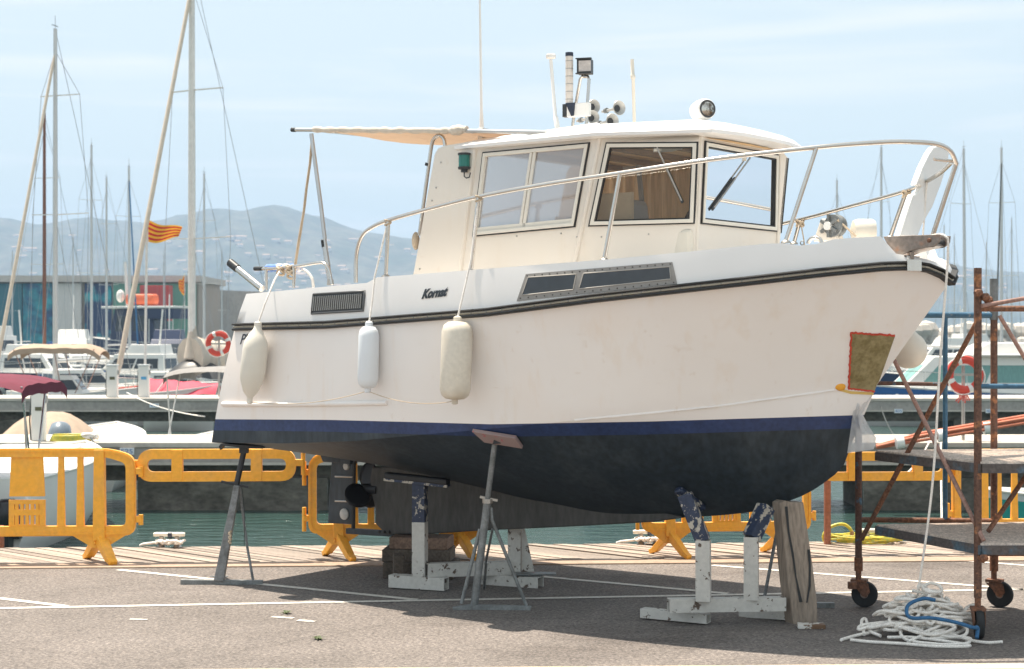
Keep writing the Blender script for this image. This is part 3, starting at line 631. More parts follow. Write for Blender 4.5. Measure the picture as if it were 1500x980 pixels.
# engine-room vent with its own slats
vq = [(460, 431), (535, 426.5), (532.5, 455), (457, 459.5)]
vent = conform('vent_grille', vq, dark_pl, 10, 3, .001, .004)
for k in range(24):
    a0 = .02+.96*k/24; sq = [quadpx(vq, a0, .1), quadpx(vq, a0+.014, .1), quadpx(vq, a0+.014, .9), quadpx(vq, a0, .9)]
    mb = MB(); p0, n0 = hit(*quadpx(vq, a0+.007, .13)); p1, n1 = hit(*quadpx(vq, a0+.007, .87)); mb.bar(p0+n0*.010, p1+n1*.010, .006, .010, n0); mb.build('slat', grey_pl, vent)
fr_m = mat('vent_frame', (.10, .105, .11), .45)
hull_line('vent_frame', [vq[0], vq[1], vq[2], vq[3], vq[0]], fr_m, .009, .006, 6, vent, 4)
# cabin window let into the topside
wq = [(771, 401.5), (985, 384), (992, 416), (757.5, 441)]
wf = conform('cabin_window', wq, mat('window_frame_grey', (.30, .28, .26), .55, vs=20, var=.1), 26, 5, .0, .007)
smoke = mat('smoked_pane', (.050, .055, .062), .12, var=.12, vs=10)
for q in ([(774.5, 406.5), (845, 401.8), (840.5, 424.3), (765.5, 432.5)], [(855.5, 400.8), (981.5, 391), (983, 409), (849, 423.3)]):
    pn = conform('pane', q, smoke, 14, 4, .004, .005, wf); hull_line('pane_bead', q+[q[0]], mat('bead_pale', (.46, .43, .39), .5), .0035, .010, 5, wf, 8)
mb = MB()
for k in range(20):
    for (a, b) in (((773+k*11, 404.2-k*.90), None), ((763+k*11.8, 437-k*1.22), None)): p, n = hit(*a); mb.lathe([(.0055, .006), (.004, .012)], 6, p, n)
o = mb.build('window_bolts', mat('bolt_dark', (.10, .09, .08), .4, .6), wf); o['kind'] = 'stuff'

# ------------------------------------------------------------------ wheelhouse
ZB, ZS, ZT = 2.18, 2.82, 3.47
def cA(z, side=1): return B(3.45+.246*(z-ZS), side*.9, z)                       # corner side / quarter pane
def cB(z, side=1): return B(4.235+.04*(z-ZS), side*.6, z)                       # corner quarter / centre pane
def cW(z, side=1): return B(2.39+.16*(z-ZS), side*.9, z)                        # aft edge of side window panel
def inset(q, d):
    q = [Vector(p) for p in q]; n = (q[1]-q[0]).cross(q[3]-q[0]).normalized(); k = len(q); out = []
    for i in range(k):
        a, b, c = q[i-1], q[i], q[(i+1) % k]; e1 = (b-a).normalized(); e2 = (c-b).normalized(); n1 = n.cross(e1); n2 = n.cross(e2)
        bis = (n1+n2); out.append(b+bis*(d/(1+n1.dot(n2))))
    return out
clear = glass('wheelhouse_glass', (.90, .92, .91), .9, .93); hazy = glass('side_glass', (.62, .62, .62), .9, .35)
house = None; win_n = {}
def panel(c0, c1, side, wq_, kind):
    """wall panel between two leaning corners with a window in it; wq_ = window corners bl, br, tr, tl"""
    global house
    lo = [c0(ZB, side), c1(ZB, side), c1(ZT, side), c0(ZT, side)]
    n = (lo[1]-lo[0]).cross(lo[3]-lo[0]).normalized()
    ctr = B(3.3, 0, 2.8)
    if n.dot(lo[0]-ctr) < 0: n = -n
    proj_ = [p-n*(p-lo[0]).dot(n) for p in wq_]
    mb = MB(); mb.ring(lo, proj_, -n, .04)
    if house is None: house = mb.build('wheelhouse', gel_cream, boat)
    else: mb.build('wheelhouse_panel', gel_cream, house)
    w0 = proj_; i1 = inset(w0, .010); i2 = inset(w0, .036); i3 = inset(w0, .046)
    mb = MB(); mb.ring([p+n*.003-n*.02 for p in w0], [p+n*.003-n*.02 for p in i1], n, .030); wn = mb.build('window', rubber, house)
    mb = MB(); mb.ring([p-n*.02 for p in i1], [p-n*.02 for p in i2], n, .040); mb.build('window_frame', alu, wn, bevel=.003)
    if kind == 'front':
        mb = MB(); mb.ring([p-n*.02 for p in i2], [p-n*.02 for p in i3], n, .032); mb.build('window_seal', rubber, wn)
    mb = MB(); mb.add([p-n*.006 for p in i2], [(0,1,2,3)]); mb.build('pane', hazy if kind == 'side' else clear, wn)
    if kind == 'side':
        mb = MB(); a0 = i2[0].lerp(i2[1], .47); a1 = i2[3].lerp(i2[2], .47); d = (i2[1]-i2[0]).normalized()
        mb.bar(a0+n*.004, a1+n*.004, .022, .016, n); mb.bar(a0+n*.004+d*.03, a1+n*.004+d*.03, .024, .012, n); mb.build('sliding_sash', alu, wn)
        mb = MB(); mb.bar(i2[0]+n*.004+UPV*.015, i2[1]+n*.004+UPV*.015, .012, .03, UPV); mb.build('sash_rail', alu, wn)
    return wn, n, w0
def mir(pts): return [B(s, -t, z) for s, t, z in pts]
w1 = [onT(693, 347, .9), onT(843, 333, .9), onT(865, 208.5, .9), onT(708, 223, .9)]
panel(cW, cA, 1, [B(*p) for p in w1], 'side'); panel(cW, cA, -1, mir(w1), 'side')
nq = (cB(ZB)-cA(ZB)).cross(cA(ZT)-cA(ZB)).normalized()
w2 = [onP(862, 332, cA(ZS), nq), onP(1018, 328, cA(ZS), nq), onP(1023, 207.5, cA(ZS), nq), onP(888, 208.5, cA(ZS), nq)]
def toB(p): q = p-BC; return (q.dot(BU), -q.dot(BV), p.z)
wn2, n2, q2 = panel(cA, cB, 1, w2, 'front'); panel(cA, cB, -1, mir([toB(p) for p in w2]), 'front')
w3 = [(4.235+.04*(2.835-ZS), .56, 2.835), (4.235, -.575, 2.835), (4.26, -.555, 3.425), (4.26, .545, 3.425)]
wn3, n3, q3 = panel(lambda z, s: cB(z, 1), lambda z, s: cB(z, -1), 1, [B(*p) for p in w3], 'front')
for side in (1, -1):                                                            # solid wing aft of the side window
    wing = [(606, 405), (610, 383), (638, 226), (643, 217), (652, 213), (700, 206)]
    po = [onT(x, y, .9) for x, y in wing]; po = [(s, z) for s, t, z in po]
    po = [(po[0][0]-.02, ZB)]+po+[(2.39+.16*(ZT-ZS), ZT), (2.39+.16*(ZB-ZS), ZB)]
    mb = MB(); mb.prism(po, B(0, side*.885, 0), BU, UPV, .075); mb.build('wheelhouse_wing', gel_cream, house, bevel=.02)
for (x, y) in ((615, 394), (633, 294), (639, 275), (646, 238)): mb = MB(); mb.lathe([(.008, 0), (.006, .006)], 8, bT(x, y, .922), SB); mb.build('screw', steel_dull, house)
for (x, y) in ((757, 346), (822, 342), (845, 347)): mb = MB(); mb.lathe([(.006, 0), (.005, .005)], 8, bT(x, y, .9), SB); mb.build('screw', steel_dull, house)
for (x, y) in ((881, 347), (950, 343), (999, 339.5)): mb = MB(); p = onP(x, y, cA(ZS), nq); mb.lathe([(.006, 0), (.005, .005)], 8, p, n2); mb.build('screw', steel_dull, house)
# corner posts closing the joints between panels
for side in (1, -1):
    for c_ in (cA, cB): mb = MB(); ctr = B(3.4, 0, 0); mb.tube([c_(ZB, side)-(c_(ZB, side)-ctr).normalized()*0-UPV*0, c_(ZT, side)], .018, 8); mb.build('corner_post', gel_cream, house, smooth=60)
# roof: faceted crown with a visor
outl = [(2.30, .94), (3.62, 1.00), (4.40, .68), (4.47, .35), (4.48, 0)]; outl = outl+[(s, -t) for s, t in outl[-2::-1]]
def roof_ring(ins_, z, zf=0):
    c0 = (3.35, 0); return [B(c0[0]+(s-c0[0])*(1-ins_), t*(1-ins_), z+zf*(s-3.3)) for s, t in outl]
mb = MB(); lev = [roof_ring(.045, 3.455, .0), roof_ring(0, 3.462, .0), roof_ring(-.002, 3.485, .0), roof_ring(.05, 3.525, .01), roof_ring(.17, 3.565, .012), roof_ring(.42, 3.598, .012), roof_ring(.8, 3.612, 0)]
mb.grid(lev, True); k = len(outl); mb.add(lev[0], [tuple(range(k))]); mb.add(lev[-1], [tuple(range(k))])
roof = mb.build('roof', gel, boat, smooth=28)
lin = mat('headliner_tan', (.78, .54, .30), .7, var=.2, vs=4)
mb = MB(); c0 = (3.35, 0); mb.add([B(c0[0]+(s-c0[0])*.86, t*.86, 3.448) for s, t in outl], [tuple(range(k))]); mb.build('headliner', lin, house)
for s in (2.7, 3.1, 3.5, 3.9): mb = MB(); mb.box(B(s, 0, 3.425), (.05, 1.5, .04), Matrix.Rotation(-TH, 3, 'Z')); mb.build('roof_beam', teak, house)
rotB = Matrix.Rotation(-TH, 3, 'Z')
# inside the wheelhouse
mb = MB(); mb.box(B(3.95, 0, 2.55), (.55, 1.35, .5), rotB); mb.build('dashboard', off_pl, house, bevel=.03)
mb = MB(); mb.box(B(3.30, .0, 2.20), (1.9, 1.7, .06), rotB); mb.build('cabin_sole', teak, house)
mb = MB(); mb.box(B(3.42, .18, 2.85), (.10, .42, .46), Matrix.Rotation(-TH, 3, 'Z') @ Matrix.Rotation(R(-8), 3, 'Y')); mb.build('helm_seat_back', mat('seat_vinyl', (.33, .33, .33), .5), house, bevel=.05)
mb = MB(); mb.box(B(3.42, .18, 2.55), (.44, .44, .10), rotB); mb.box(B(3.42, .18, 2.36), (.12, .12, .30), rotB); mb.build('helm_seat', MATS['seat_vinyl'], house, bevel=.03)
mb = MB(); mb.box(B(3.55, .66, 2.88), (.36, .035, .40), rotB); mb.build('plywood_board', mat('plywood', (.70, .56, .40), .7, var=.1, vs=9), house)
pr_ = [B(3.74+.05*math.sin(2*math.pi*k/20), -.2+.17*math.cos(2*math.pi*k/20), 2.87+.17*math.sin(2*math.pi*k/20)) for k in range(20)]
mb = MB(); mb.tube(pr_, .012, 6, True); mb.build('steering_wheel', dark_pl, house, smooth=60)
mb = MB(); mb.box(B(2.55, -.45, 2.6), (.10, .7, .8), rotB); mb.build('aft_bulkhead', lin, house)
mb = MB(); mb.box(B(4.05, -.05, 3.38), (.16, .5, .10), rotB); mb.build('radio_shelf', dark_pl, house, bevel=.02)
cur = mat('curtain_tan', (.74, .52, .30), .85, var=.18, vs=8, stretch=(6, 6, .4))
mb = MB(); mb.grid([[B(2.45+.028*k, -.80+.02*math.sin(k*1.4), z) for k in range(40)] for z in (2.78, 3.42)]); mb.build('curtain', cur, house, smooth=60)
mb = MB(); mb.grid([[B(lerp(3.58, 3.95, k/14), lerp(-.80, -.62, k/14)+.02*math.sin(k*1.4), z) for k in range(15)] for z in (2.78, 3.42)]); mb.build('curtain', cur, house, smooth=60)
# wipers on quarter and centre panes
def wiper(wn, pq, n, pts, motor):
    mb = MB(); a, b = [onP(x, y, pq[0], n)+n*.012 for x, y in pts]; mb.bar(a, b, .012, .006, n); wp = mb.build('wiper_arm', steel_dull, wn)
    m_ = a.lerp(b, .42); mb = MB(); mb.bar(m_-n*.005, b+(b-a)*.04-n*.005, .020, .012, n); mb.build('wiper_blade', dark_pl, wn)
    mb = MB(); d = (q2[1]-q2[0]).normalized(); p = onP(motor[0], motor[1], pq[0], n); mb.lathe([(.028, 0), (.028, .10), (.018, .14), (.018, .17)], 12, p-n*.05, motor[2]); mb.box(p-n*.03, (.06, .06, .05)); mb.build('wiper_motor', off_pl, wn, smooth=40)
wiper(wn2, q2, n2, ((963, 216), (999, 294)), (962, 217, (q2[1]-q2[0]).normalized()))
wiper(wn3, q3, n3, ((1097, 231), (1044, 304)), (1092, 231, (q3[1]-q3[0]).normalized()))
mb = MB(); a = onP(1050, 237, q3[0], n3)-n3*.08; mb.tube([a, onP(1054, 262, q3[0], n3)-n3*.08, onP(1064, 279, q3[0], n3)-n3*.08, onP(1073, 262, q3[0], n3)-n3*.08, onP(1075, 238, q3[0], n3)-n3*.08], .008, 6); mb.build('hose', dark_pl, wn3, smooth=60)
mb = MB(); a = onP(1086, 238, q3[0], n3)-n3*.9; b = onP(1094, 330, q3[0], n3)-n3*.9; mb.bar(a, b, .03, .03); mb.build('port_mullion', grey_pl, house)
# starboard side light
np_ = bT(680, 236, .955)
mb = MB(); mb.lathe([(.045, -.062), (.048, -.05), (.048, -.044)], 16, np_); mb.lathe([(.049, .045), (.049, .06), (.03, .066)], 16, np_); mb.lathe([(.026, -.085), (.026, -.062)], 12, np_); mb.tube([np_-UPV*.08, np_-UPV*.115, np_-UPV*.13+BU*.02, np_-UPV*.125+BU*.05, np_-UPV*.09+BU*.06], .005, 6); sl_ = mb.build('side_light', dark_pl, boat, smooth=40)
mb = MB(); mb.lathe([(.043, -.044), (.043, .045)], 18, np_); mb.build('green_lens', mat('lens_green', (.02, .16, .13), .15, var=.1), sl_, smooth=40)
# grab handle aft, roof grab rail
mb = MB(); mb.tube([B(*p) for p in spline([onT(614, 345, .86), onT(627, 250, .86), onT(632, 214, .86), onT(636, 203, .86), onT(643, 198, .86), onT(650, 203, .86), onT(652.5, 219, .86)], 40)], .015, 10); hr = mb.build('grab_handle', steel, boat, smooth=60)
mb = MB(); mb.tube([bT(627, 239, .86), bT(626, 243, .86)], .022, 10); mb.build('clamp', rubber, hr)
mb = MB(); mb.sphere(bT(609, 353, .86), .045, 10, 8, (.7, .7, 1.6)); mb.build('rope_hank', rope_t, hr, smooth=60)
mb = MB(); mb.bar(bT(697, 209, .35), bT(877, 182.5, .35), .05, .03); mb.build('roof_rack_bar', gel, roof, bevel=.008)
for x, y in ((705, 213), (800, 199)): mb = MB(); p = bT(x, y, .35); mb.box(p-UPV*.01, (.03, .03, .07), rotB); mb.build('rack_foot', gel, roof)
# aerials
def rod(name, pts, t, r, m, n=8, par=None): mb = MB(); mb.tube([bT(x, y, t) for x, y in pts], r, n); return mb.build(name, m, par or boat, smooth=60)
a1 = rod('aerial', [(706, 197), (705.6, 186), (705.2, 160), (702, -60)], .55, [.018, .018, .011, .007], white_pl); mb = MB(); mb.box(bT(706, 197, .55), (.05, .05, .10), rotB); mb.build('aerial_base', white_pl, a1, bevel=.006)
mb = MB(); p = bT(714, 194, .55); mb.lathe([(.028, -.025), (.028, .025)], 12, p, SB); mb.build('clamp', galv, a1, smooth=40)
a2 = rod('aerial', [(817, 190), (814, 172), (813.5, 170), (807, 88)], .25, [.020, .020, .014, .013], white_pl); mb = MB(); mb.lathe([(.010, -.02), (.038, -.012), (.040, .014), (.03, .02)], 14, bT(807, 83, .25)); mb.build('aerial_disc', white_pl, a2, smooth=40)
a3 = rod('aerial', [(929.5, 190), (927.6, 116), (927.4, 115), (927, 110), (926.8, 109), (926, 87)], -.1, [.013, .013, .019, .019, .015, .014], off_pl)
# light mast with flood light, signal tube, junction box and trumpets
tm = .1
mast = rod('light_mast', [(836, 205), (842, 160), (850, 116), (853, 112), (861, 112), (863, 116), (860, 160), (858, 200)], tm, .013, steel)
for x in (838, 859): mb = MB(); mb.lathe([(.035, 0), (.02, .03)], 10, bT(x, 200, tm)); mb.build('mast_foot', steel_dull, mast, smooth=40)
def facebox(px, py, t, w, h, d, yaw=0): return bT(px, py, t), (w, d, h), Matrix.Rotation(-TH+R(yaw), 3, 'Z')
mb = MB(); c, d, r_ = facebox(857, 98, tm, .115, .115, .09, 22); mb.box(c, d, r_); fl = mb.build('flood_light', dark_pl, mast, bevel=.006)
mb = MB(); mb.box(c+r_ @ Vector((.008, -.046, 0)), (.096, .006, .084), r_); mb.build('flood_lens', mat('flood_lens', (.50, .46, .43), .25, var=.15, vs=30), fl)
for z_ in (.058, -.058): mb = MB(); mb.box(c+r_ @ Vector((0, -.05, z_)), (.125, .03, .008), r_); mb.build('flood_rim', dark_pl, fl)
mb = MB(); mb.tube([bT(856, 104, tm), bT(857, 113, tm)], .012, 8); mb.build('flood_bracket', steel_dull, mast)
st_ = MB(); p0 = bT(834, 152, tm+.06)
mb = MB(); mb.lathe([(.030, 0), (.030, .37)], 16, p0); sgt = mb.build('signal_tube', mat('signal_lens', (.66, .60, .54), .2, var=.12, vs=20), mast, smooth=40)
for k in range(6): mb = MB(); mb.lathe([(.0312, .03+k*.06), (.0312, .036+k*.06)], 16, p0); mb.build('signal_ring', grey_pl, sgt)
mb = MB(); mb.lathe([(.031, .37), (.031, .40)], 16, p0); mb.build('signal_cap', ink, sgt, smooth=40)
c, d, r_ = facebox(848, 161, tm+.05, .19, .105, .05, 10); mb = MB(); mb.box(c, d, r_); jb = mb.build('junction_box', white_pl, mast, bevel=.006)
mb = MB(); mb.prism([(-.05, .055), (.03, .055), (.02, -.045), (.0, -.05)], c+r_ @ Vector((-.05, -.03, 0)), r_ @ Vector((1, 0, 0)), UPV, .012); mb.build('bracket_plate', ink, jb)
mb = MB(); mb.box(c+r_ @ Vector((-.115, 0, 0)), (.03, .05, .10), r_); mb.build('cable_box', dark_pl, jb)
hd = (BU*.92+SB*.40).normalized()
for (x, y, dt) in ((907, 158, .1), (897, 177, .1), (870, 156, -.12), (869, 172, -.05)):
    pm = bT(x, y, tm+dt-.1); mb = MB(); prf = [(.010, -.24), (.011, -.10), (.018, -.065), (.030, -.03), (.050, -.008), (.058, 0), (.056, .004), (.046, -.008), (.026, -.03), (.014, -.06)]
    mb.lathe(prf, 18, pm, hd); h_ = mb.build('horn', mat('horn_grey', (.46, .46, .44), .4, .3, var=.06), jb, smooth=60)
    mb = MB(); mb.lathe([(.020, -.036), (.027, -.028)], 14, pm, hd); mb.build('horn_throat_shade', dark_pl, h_)  # dark disc stands in for the shade deep in the bell
    mb = MB(); mb.lathe([(.020, -.20), (.022, -.17)], 10, pm, hd); mb.build('horn_collar', galv, h_, smooth=40)
# searchlight
pl = bT(1030, 161, .15); la = (BU*.86+SB*.5).normalized()
mb = MB(); mb.lathe([(.015, -.135), (.04, -.125), (.066, -.09), (.078, -.035), (.080, .025), (.074, .055), (.066, .062)], 22, pl, la); sl2 = mb.build('searchlight', white_pl, boat, smooth=60)
mb = MB(); mb.lathe([(.061, .060), (.066, .068), (.060, .070), (.050, .066)], 22, pl, la); mb.build('searchlight_rim', dark_pl, sl2, smooth=40)
mb = MB(); mb.lathe([(.054, .066), (.028, .073), (.004, .075)], 20, pl, la); mb.build('searchlight_lens', mat('chrome_lens', (.62, .58, .52), .06, 1, vs=22, col2=(.16, .13, .10), thr=(.45, .6)), sl2, smooth=60)
mb = MB(); mb.lathe([(.052, -.15), (.047, -.14), (.026, -.115), (.024, -.055)], 16, pl-UPV*.0); mb.build('searchlight_base', white_pl, sl2, smooth=40)
# ------------------------------------------------------------------ rails
def rail_s(px, py, k=.94):
    s = np.interp(px, RPX, [r[0] for r in RAIL]); t = np.interp(px, RPX, [r[1] for r in RAIL]); t2 = t-.075
    for _ in range(3):
        s_, _, z = onT(px, py, t2); t2 = np.interp(s_, [r[0] for r in RAIL], [r[1] for r in RAIL])-.075
    return onT(px, py, max(t2, .05))
rr = [rail_s(*p) for p in ((521, 414), (522, 372), (530, 346), (545, 333), (570, 322.5), (640, 303), (702, 288), (800, 270), (907, 254), (1040, 234), (1195, 216), (1290, 208.5))]
rr += [onT(1335, 208, .28), onT(1372, 211, .10), onT(1392, 221, -.02), onT(1401, 240, -.14)]
mb = MB(); mb.tube([B(*p) for p in spline(rr, 150)], .0165, 10); rail = mb.build('bow_rail', steel, boat, smooth=60)
def post(a, b, par, r=.0155): mb = MB(); mb.tube([a, b], r, 10); o = mb.build('stanchion', steel, par, smooth=60); m2 = MB(); m2.lathe([(.035, 0), (.03, .012), (.018, .02)], 12, b-UPV*.01); m2.build('stanchion_foot', steel_dull, o, smooth=40); return o
for a, b in (((569, 323), (565, 404)), ((701, 288), (690, 397)), ((908, 255), (885, 380)), ((1196, 216), (1151, 354))):
    pa = rail_s(*a); sb, tb, zb = rail_s(*b); post(B(*pa), B(sb, tb, zb), rail)
pb = onT(1366, 346, -.16); mb = MB(); mb.tube([B(*onT(1401, 238, -.14)), B(*pb)], .0165, 10); mb.build('pulpit_leg', steel, rail, smooth=60)
mb = MB(); mb.tube([B(*onT(1368, 233, .02)), B(*onT(1396, 236, -.12))], .012, 8); mb.build('pulpit_tie', steel, rail, smooth=60)
# port rail
pr0 = [onT(1394, 238, -.16), onT(1372, 257, -.42), onT(1330, 278.5, -.80), onT(1250, 301, -1.02), onT(1166, 323, -1.18), onT(1060, 345, -1.24)]
s5 = pr0[-1]; pr0 += [(s5[0]-.8, -1.25, s5[2]-.02), (s5[0]-1.6, -1.24, s5[2]-.06), (s5[0]-1.8, -1.23, s5[2]-.3), (s5[0]-1.82, -1.23, s5[2]-.5)]
mb = MB(); mb.tube([B(*p) for p in spline(pr0, 90)], .0155, 8); prl = mb.build('port_rail', steel, boat, smooth=60)
for a, b, t in (((1328, 279), (1304, 347), -.80), ((1172, 322), (1163, 356), -1.16)): post(bT(*a, t), bT(*b, t), prl)
for (x, y, t) in ((1328, 280, -.80), (1172, 323, -1.16)):
    c = bT(x, y, t); mb = MB(); mb.tube([c+Vector((.03*math.cos(k*.9), .03*math.sin(k*.9), .012*math.sin(k*2.1)-.002*k)) for k in range(26)], .008, 6); mb.tube(sag(c, c+Vector((.04, 0, -.22)), -.01, 5), .005, 5); mb.build('rail_lashing', rope_t, prl, smooth=60)
# upright white gangplank board stowed in the pulpit
pk = [(1313, 347), (1322, 318), (1333, 285), (1338, 283.5), (1343, 279.5), (1346, 274), (1341, 271), (1337, 272), (1347, 245), (1357, 225), (1363, 216), (1371, 213), (1380, 215), (1386, 222), (1385, 236), (1375, 268), (1362, 303), (1346, 330), (1340, 347)]
pp = [onS(x, y, 5.42) for x, y in pk]; c0 = pp[0]
mb = MB(); mb.prism([(-(t), z) for s, t, z in pp], B(5.42, 0, 0), BV, UPV, .05); mb.build('gangplank', white_pl, boat, bevel=.012)
# anchor roller at the stem
ra = [(1294, 346.5), (1370, 343.5), (1378, 344), (1377, 354), (1369, 361), (1338, 366), (1318, 375.5), (1309, 375)]
mb = MB(); TR = .20
po = [(onT(x, y, TR+.085)[0], onT(x, y, TR+.085)[2]) for x, y in ra]
for t in (TR+.085, TR-.085): mb.prism(po, B(0, t, 0), BU, UPV, .014)
ar = mb.build('anchor_roller', roller_st, boat, bevel=.004)
po2 = sorted(po)[0]; mb = MB(); s0, z0 = po[7]; s1, z1 = po[4]; mb.bar(B(s0, TR, z0+.01), B(s1, TR, z1+.012), .17, .014); mb.build('roller_floor', roller_st, ar)
mb = MB(); s1, z1 = po[2]; mb.lathe([(.03, -.075), (.018, -.03), (.016, 0), (.018, .03), (.03, .075)], 14, B(s1-.06, TR, z1-.05), BV); mb.build('roller_sheave', rubber, ar, smooth=40)
mb = MB(); p = bT(1361, 352, TR+.094); mb.lathe([(.016, 0), (.012, .008)], 10, p, SB); mb.build('roller_bolt', rust, ar)
mb = MB(); s0, z0 = po[6]; mb.prism([(-.12, .0), (.12, .0), (.05, -.10), (-.05, -.10)], B(s0+.05, TR, z0+.005), -BV, UPV, .012); pa_, na_ = hit(1335, 388); mb.bar(B(s0+.03, TR, z0), pa_+na_*.02+UPV*.05, .06, .02, BU); mb.build('roller_gusset', roller_st, ar)
mb = MB(); nh = Vector((na_.x, na_.y, 0)).normalized(); mb.bar(pa_+nh*.042+UPV*.035, pa_+nh*.042-UPV*.045, .105, .012, nh); mb.build('stem_plate', steel, ar, bevel=.004)
# windlass on the foredeck
wc = bT(1248, 334, .0)
mb = MB(); mb.lathe([(.02, -.02), (.075, 0), (.085, .03), (.085, .13), (.075, .15)], 20, wc-BV*-.02-UPV*.02, (BU*.75+BV*.6).normalized()); wl_ = mb.build('windlass', off_pl, boat, smooth=50)
mb = MB(); gx = (SB*.8+BU*-.2).normalized(); gp = bT(1229, 331, .06); mb.lathe([(.075, 0), (.078, .012), (.05, .03), (.03, .034), (.05, .038), (.08, .055), (.078, .07)], 20, gp, gx); mb.build('gypsy', galv, wl_, smooth=35)
gp2 = bT(1215, 331, .12); mb = MB(); mb.lathe([(.03, 0), (.03, .03)], 16, gp2, gx); mb.build('gypsy_cap', white_pl, wl_, smooth=40)
for k in range(6): an = k*math.pi/3; e1 = UPV; e2 = gx.cross(UPV).normalized(); mb = MB(); mb.bar(gp2+(e1*math.cos(an)+e2*math.sin(an))*.03, gp2+(e1*math.cos(an)+e2*math.sin(an))*.08, .022, .035, gx); mb.build('gypsy_lug', galv, wl_)
mb = MB(); mb.prism([(-.10, 0), (.10, 0), (.05, .16), (-.04, .16)], bT(1214, 354, .05), BU, UPV, .10); mb.build('windlass_foot', gel_cream, wl_, bevel=.01)
mb = MB(); mb.tube([bT(1227, 322, .14), bT(1254, 346, .10)], .008, 6); mb.build('windlass_rope', rope_t, wl_, smooth=60)
mb = MB(); mb.tube([bT(1194+10*math.cos(a), 357-9*math.sin(a), .55) for a in np.linspace(0, math.pi, 12)], .014, 8); mb.build('deck_cleat', steel, boat, smooth=60)
mb = MB(); mb.tube([bT(1175+2.6*math.cos(a), 356-3*math.sin(a), .6) for a in np.linspace(0, 6.28, 12)], .004, 6); mb.build('deck_ring', galv, boat, smooth=60)
# ------------------------------------------------------------------ awning and stern gear
aw_p = rod('awning_pole', [(456, 196), (470, 300), (476, 350)], .95, .017, mat('alu_tube', (.55, .55, .54), .35, .8)); rod('awning_pole_socket', [(474.5, 350), (480, 388), (484, 414)], .95, .023, MATS['alu_tube'], 10, aw_p); rod('pole_band', [(474.3, 352), (475.6, 362)], .95, .025, rubber, 10, aw_p)
mb = MB(); mb.lathe([(.03, 0), (.025, .05)], 10, bT(484, 418, .95)); mb.build('pole_foot', grey_pl, aw_p, smooth=40)
tb = [onT(428, 190, .9), onT(560, 191, .9), onT(690, 192, .9), onT(800, 194, .9)]
awn = MB(); awn.tube([B(*p) for p in tb], .016, 10); aw = awn.build('awning_bar', MATS['alu_tube'], boat, smooth=60)
mb = MB(); mb.tube([bT(427.5, 190, .9), bT(433, 190.2, .9)], .019, 10); mb.build('bar_end', dark_pl, aw)
sA, sF = onT(447, 190, .9), onT(720, 192, .9); rws = []
for j in range(13):
    b_ = j/12; row = []
    for i in range(31):
        a_ = i/30; s = lerp(sA[0]-.25*b_*0, sF[0], a_); row.append(B(s, lerp(.9, -.95, b_), lerp(sA[2], sF[2], a_)-.05*math.sin(math.pi*b_)*(.4+.6*math.sin(math.pi*a_))+.06*b_+.012*math.sin(a_*19+b_*4)+.008*math.sin(a_*47+b_*9)))
    rws.append(row)
mb = MB(); mb.grid(rws); cl = mb.build('awning_cloth', canvas_b, aw, smooth=70)
rl = []; rads = []
for k in range(90):
    q = k/89; s = lerp(sA[0]+.1, onT(662, 192, .9)[0], q); rl.append(B(s, .905, lerp(sA[2], sF[2], (s-sA[0])/(sF[0]-sA[0]))+.002*math.sin(q*40))); rads.append(.021+.004*abs(math.sin(q*31+math.sin(q*13)))+.003*math.sin(q*61))
mb = MB(); mb.tube(rl, rads, 10); mb.build('awning_roll', canvas_roll, aw, smooth=70)
mb = MB(); q_ = [B(lerp(onT(660, 190, .9)[0], onT(684, 190, .9)[0], k/8), .905, onT(672, 190.5, .9)[2]+.003*math.sin(k*3)) for k in range(9)]; mb.tube(q_, [.022, .034, .040, .036, .042, .037, .03, .024, .028], 10); mb.build('awning_bundle', canvas_roll, aw, smooth=70)
mb = MB(); mb.tube([B(s, -.95, z) for s, z in ((sA[0], sA[2]+.06), (sF[0], sF[2]+.06))], .014, 8); mb.build('awning_bar_port', MATS['alu_tube'], aw, smooth=60)
mb = MB(); mb.tube([B(sA[0]+.03, .9, sA[2]), B(sA[0]+.03, -.95, sA[2]+.05)], .012, 8); mb.build('awning_crossbar', MATS['alu_tube'], aw, smooth=60)
mb = MB(); p_ = onT(484, 414, .95); mb.tube([B(sA[0]+.06, -.95, sA[2]+.04), B(p_[0], -.98, p_[2])], .016, 8); mb.build('awning_pole_port', MATS['alu_tube'], aw, smooth=60)
mb = MB(); mb.tube([bT(*p, .93) for p in ((457, 205), (454, 240), (449, 275), (445, 310), (438, 350), (432, 390), (430, 420))], .011, 6); mb.tube([bT(*p, .90) for p in ((457, 207), (451, 262), (447, 300), (440, 345), (433, 390), (431, 420))], .007, 6); mb.build('awning_guy', rope_t, aw, smooth=60)
# stern: rod holder, rail with lashings, towel
rh = rod('rod_holder', [(346, 392), (384, 423)], 1.05, .030, steel, 12); rod('rod_holder_grip', [(337, 384.5), (348, 393.5)], 1.05, .036, dark_pl, 12, rh)
sr = [onT(374, 393.5, 1.08), onT(400, 393.5, 1.08), onT(440, 389, 1.08), onT(466, 385, 1.08), onT(475, 386, 1.08), onT(482, 396, 1.08), onT(486.5, 417, 1.08)]
mb = MB(); mb.tube([B(*p) for p in spline(sr, 50)], .013, 10); srl = mb.build('stern_rail', steel, boat, smooth=60)
for x, y in ((390, 425), (430, 422)): rod('stanchion', [(x, 391), (x, y)], 1.08, .013, steel, 10, srl)
mb = MB(); mb.tube([B(*p) for p in spline([onT(442, 394, .8), onT(450, 398, .8), onT(457, 408, .8), onT(459, 421, .8)], 12)], .012, 8); mb.build('hose', white_pl, srl, smooth=60)
rod('rail_end', [(373, 393.5), (384, 393.5)], 1.08, .018, dark_pl, 8, srl)
